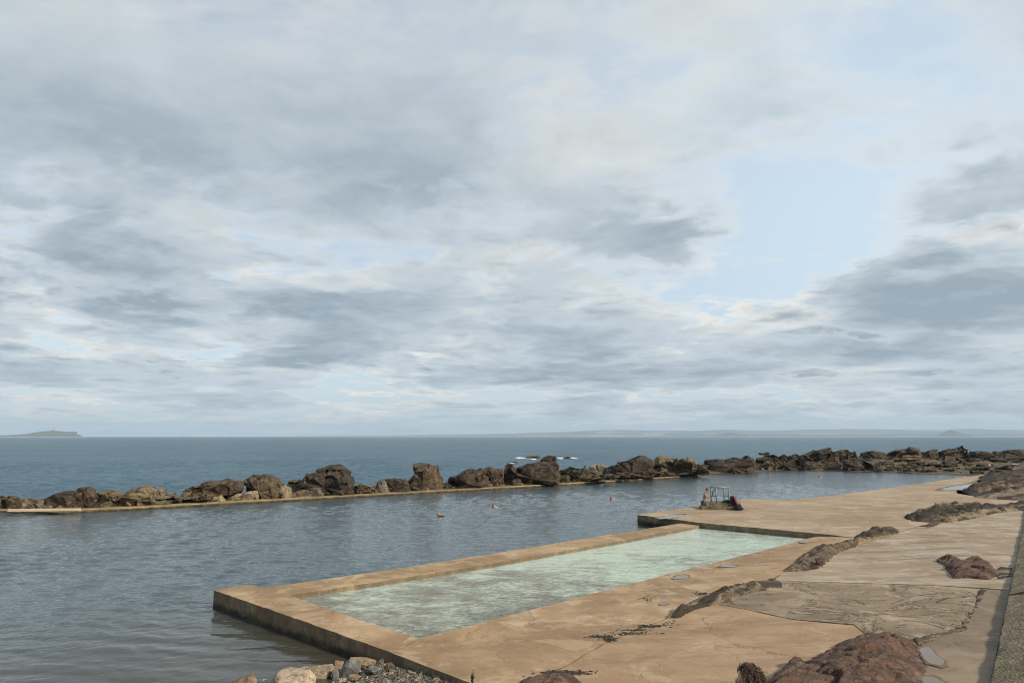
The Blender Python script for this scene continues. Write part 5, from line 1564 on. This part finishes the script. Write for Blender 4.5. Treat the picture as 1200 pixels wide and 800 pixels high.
# woman passing below the camera; only her curly head reaches into the frame
hC = wc + Vector((0.0, 0.0, -0.155))
fd = Vector((-0.93, 0.30, -0.10)).normalized()
rt = fd.cross(Vector((0, 0, 1))).normalized()
fh = Vector((fd.x, fd.y, 0)).normalized(); rh = Vector((fh.y, -fh.x, 0))
def wq(f_, s_, z_): return Vector((hC.x, hC.y, LZ)) + fh * f_ + rh * s_ + Vector((0, 0, z_))
J, E = {}, []
J['pelvis'] = (wq(-0.04, 0, 0.90), 0.14); J['belly'] = (wq(-0.03, 0, 1.06), 0.115); J['chest'] = (wq(-0.03, 0, 1.24), (0.15, 0.12)); J['upper'] = (wq(-0.03, 0, 1.34), 0.085); J['neck'] = (wq(-0.015, 0, 1.42), 0.052); J['skull'] = (wq(0, 0, 1.52), 0.055)
E += [('pelvis', 'belly'), ('belly', 'chest'), ('chest', 'upper'), ('upper', 'neck'), ('neck', 'skull')]
for sgn, n_ in ((1, 'r'), (-1, 'l')):
    J[n_ + 'sh'] = (wq(-0.03, 0.17 * sgn, 1.33), 0.058); J[n_ + 'el'] = (wq(-0.06 + 0.05 * sgn, 0.23 * sgn, 1.06), 0.043); J[n_ + 'wrist'] = (wq(0.05 + 0.10 * sgn, 0.24 * sgn, 0.84), 0.029)
    E += [('upper', n_ + 'sh'), (n_ + 'sh', n_ + 'el'), (n_ + 'el', n_ + 'wrist')]
    hand_chain(J, E, n_, J[n_ + 'wrist'][0], Vector((0, 0, -1)) + fh * 0.2, fh * -1, 0.35)
    J[n_ + 'hip'] = (wq(-0.03, 0.09 * sgn, 0.84), 0.095); J[n_ + 'kn'] = (wq(0.04 - 0.06 * sgn, 0.09 * sgn, 0.47), 0.065); J[n_ + 'an'] = (wq(-0.02 - 0.14 * sgn, 0.09 * sgn, 0.09), 0.042); J[n_ + 'toe'] = (wq(0.15 - 0.14 * sgn, 0.10 * sgn, 0.035), 0.035)
    E += [('pelvis', n_ + 'hip'), (n_ + 'hip', n_ + 'kn'), (n_ + 'kn', n_ + 'an'), (n_ + 'an', n_ + 'toe')]
me = skin_body('person', J, E, 'pelvis', 2)
add_head(me, hC, fd, s=0.98)
def wcol(c_):
    z_ = c_.z - LZ
    if z_ > 1.40: return 0
    if 0.70 < z_ < 0.835 and (Vector((c_.x - hC.x, c_.y - hC.y, 0)).dot(rh)) ** 2 > 0.035: return 0
    return 1 if z_ > 0.86 else (2 if z_ > 0.10 else 3)
paint(me, wcol, [M['skin'], M['grey_cloth'], M['blue'], M['black']])
lady = link('person', me, None, (hC.x, hC.y, LZ))
tag(lady, 'woman with tousled brown curls and glasses passing at the bottom edge', 'person')
bm = bmesh.new()
hr = random.Random(12)
for k in range(620):
    # roots over the scalp, face left free
    while True:
        d = Vector((hr.gauss(0, 1), hr.gauss(0, 1), hr.gauss(0, 1))).normalized()
        ff, zz = d.dot(fd), d.z
        if zz > -0.55 and ff < 0.30 + 0.35 * max(0, zz): break
    root = hC + Vector((d.x * 0.080, d.y * 0.080, d.z * 0.108)) - fd * 0.012
    out_ = d * hr.uniform(0.02, 0.055) + Vector((0, 0, 0.018))
    ln = hr.uniform(0.06, 0.15) * (1.0 if zz < 0.6 else 0.75)
    ph = hr.uniform(0, 6.28); tw = hr.uniform(5, 9); cr = hr.uniform(0.006, 0.012)
    drift = Vector((hr.gauss(0, .3), hr.gauss(0, .3), -1)).normalized()
    pts = []
    n_ = 9
    for i in range(n_):
        t = i / (n_ - 1)
        c_ = root + out_ * math.sin(min(1, t * 1.6) * math.pi / 2) + drift * ln * max(0, t - 0.25) * 1.2
        c_ += Vector((math.cos(ph + tw * t), math.sin(ph + tw * t), 0.5 * math.sin(ph * 2 + tw * t))) * cr * min(1, t * 3)
        pts.append(c_)
    tube(bm, pts, [0.0052 * (1 - 0.65 * i / (n_ - 1)) for i in range(n_)], 5)
o = link('hair', mesh_bm('hair', bm, True), M['hair_brown'])
o.parent = lady; o.matrix_parent_inverse = Matrix.Translation(-lady.location)
bm = bmesh.new()
for sg in (-1, 1):
    c_ = hC + fd * 0.098 + rt * 0.033 * sg + Vector((0, 0, 0.008))
    tube(bm, [c_ + rt * 0.024 * math.cos(t) + Vector((0, 0, 0.019 * math.sin(t))) for t in [2 * math.pi * k / 16 for k in range(17)]], 0.0026, 6)
    tube(bm, [c_ + rt * 0.024 * sg, hC + rt * 0.078 * sg + fd * 0.06 + Vector((0, 0, 0.012)), hC + rt * 0.08 * sg - fd * 0.01 + Vector((0, 0, 0.008))], 0.0026, 6)
tube(bm, [hC + fd * 0.1 + rt * -0.01 + Vector((0, 0, .01)), hC + fd * 0.105 + Vector((0, 0, .013)), hC + fd * 0.1 + rt * 0.01 + Vector((0, 0, .01))], 0.0026, 6)
o = link('glasses', mesh_bm('glasses', bm, True), M['lens'])
o.parent = lady; o.matrix_parent_inverse = Matrix.Translation(-lady.location)

# ------------------------------------------------------------------ far shore
def ridge(name, line, dist, depth, mat, rows=10, n=260, rough=0.12, x_ext=None):
    """line: (photo x, photo y) skyline; a real ridge with a long near slope and a back slope, standing at DIST"""
    xs_ = [p[0] for p in line]; ys_ = [p[1] for p in line]
    V = np.zeros((rows, n, 3))
    prof = [0.0, 0.18, 0.34, 0.5, 0.64, 0.78, 0.9, 1.0, 0.72, 0.0]
    for j in range(n):
        px = xs_[0] + (xs_[-1] - xs_[0]) * j / (n - 1)
        py = float(np.interp(px, xs_, ys_))
        top = aty(px, py, dist)
        hz = max(0.0, top.z)
        for i in range(rows):
            yy = dist + depth * (i - 7) / 7.0
            k = prof[i]
            nz = fbm((px * 0.05, i * 0.7, 3), 1.0, 4)
            V[i, j] = (top.x * yy / dist, yy, max(-3.0, hz * (k + (rough * nz if 0 < i < 7 else 0)) - (3 if i in (0, 9) else 0)))
    return tag(link(name, grid_mesh(name, V), mat), kind='structure')


m, gg = new_mat('farmland_hills')
co = gg.n('ShaderNodeNewGeometry', out=0)
vo = gg.n('ShaderNodeTexVoronoi', {'Vector': gg.scale(co, (0.0011, 0.0007, 0.0007)), 'Scale': 1.0}, None)
cr_ = gg.n('ShaderNodeValToRGB', {0: gg.n('ShaderNodeSeparateColor', {0: vo.outputs['Color']})}, None)
cr_.color_ramp.interpolation = 'CONSTANT'
cr_.color_ramp.elements[0].color = (0.06, 0.08, 0.05, 1); cr_.color_ramp.elements[1].position = 0.72; cr_.color_ramp.elements[1].color = (0.27, 0.23, 0.14, 1)
e = cr_.color_ramp.elements.new(0.4); e.color = (0.11, 0.12, 0.06, 1)
principled(gg, cr_.outputs[0], 0.95, None, 0.1)
M['hills'] = m
ridge('hills', [(330, 511), (470, 509.6), (560, 508.6), (600, 507.6), (640, 506.2), (665, 505.6), (700, 503.8), (730, 503.4), (760, 504.4), (790, 504.2), (810, 504.8), (830, 504), (852, 503), (880, 504.2), (905, 504.4),
                (940, 503.4), (990, 502.4), (1030, 502.6), (1080, 503.6), (1105, 503.2), (1135, 502), (1165, 503), (1210, 504), (1300, 504), (1420, 506)], 20500, 3500, M['hills'])
ridge('hills', [(760, 511), (820, 509.2), (900, 508.6), (980, 508.9), (1060, 508.4), (1130, 508.6), (1200, 508.2), (1400, 508.5)], 14500, 1200, M['far_hill'])
ridge('hill', [(1098, 510), (1104, 507.5), (1110, 504.6), (1114, 503.4), (1118, 504), (1124, 506.4), (1132, 509.2), (1140, 510)], 11000, 400, M['far_hill'], n=60, rough=0.03)
ridge('hill', [(838, 510), (847, 508.4), (854, 506.6), (860, 507), (868, 509.2), (876, 510)], 12500, 400, M['far_hill'], n=40, rough=0.03)
isl = ridge('island', [(-60, 511), (-20, 510.2), (10, 509.6), (30, 508.3), (42, 506.2), (52, 505), (62, 504.6), (70, 504.8), (76, 505.4), (90, 505.6), (90.8, 508.6), (93, 509), (96, 510.4)], 7600, 240, M['isle'], n=180, rough=0.05)
lb_ = aty(62, 504.8, 7600)
lh = empty('lighthouse', lb_)
tag(lh, 'tiny lighthouse tower on the crest of the distant island', 'lighthouse')
bm = bmesh.new(); box(bm, (-14, -8, -3), (10, 8, 7)); box(bm, (-20, -6, -3), (-14.01, 6, 4))
link('keepers_house', mesh_bm('keepers_house', bm), M['isle'], None, lh)
bm = bmesh.new(); tube(bm, [(6, 0, 7.0), (6, 0, 16), (6, 0, 18)], [4.2, 3.6, 4.4], 10)
link('tower', mesh_bm('tower', bm), M['isle'], None, lh)
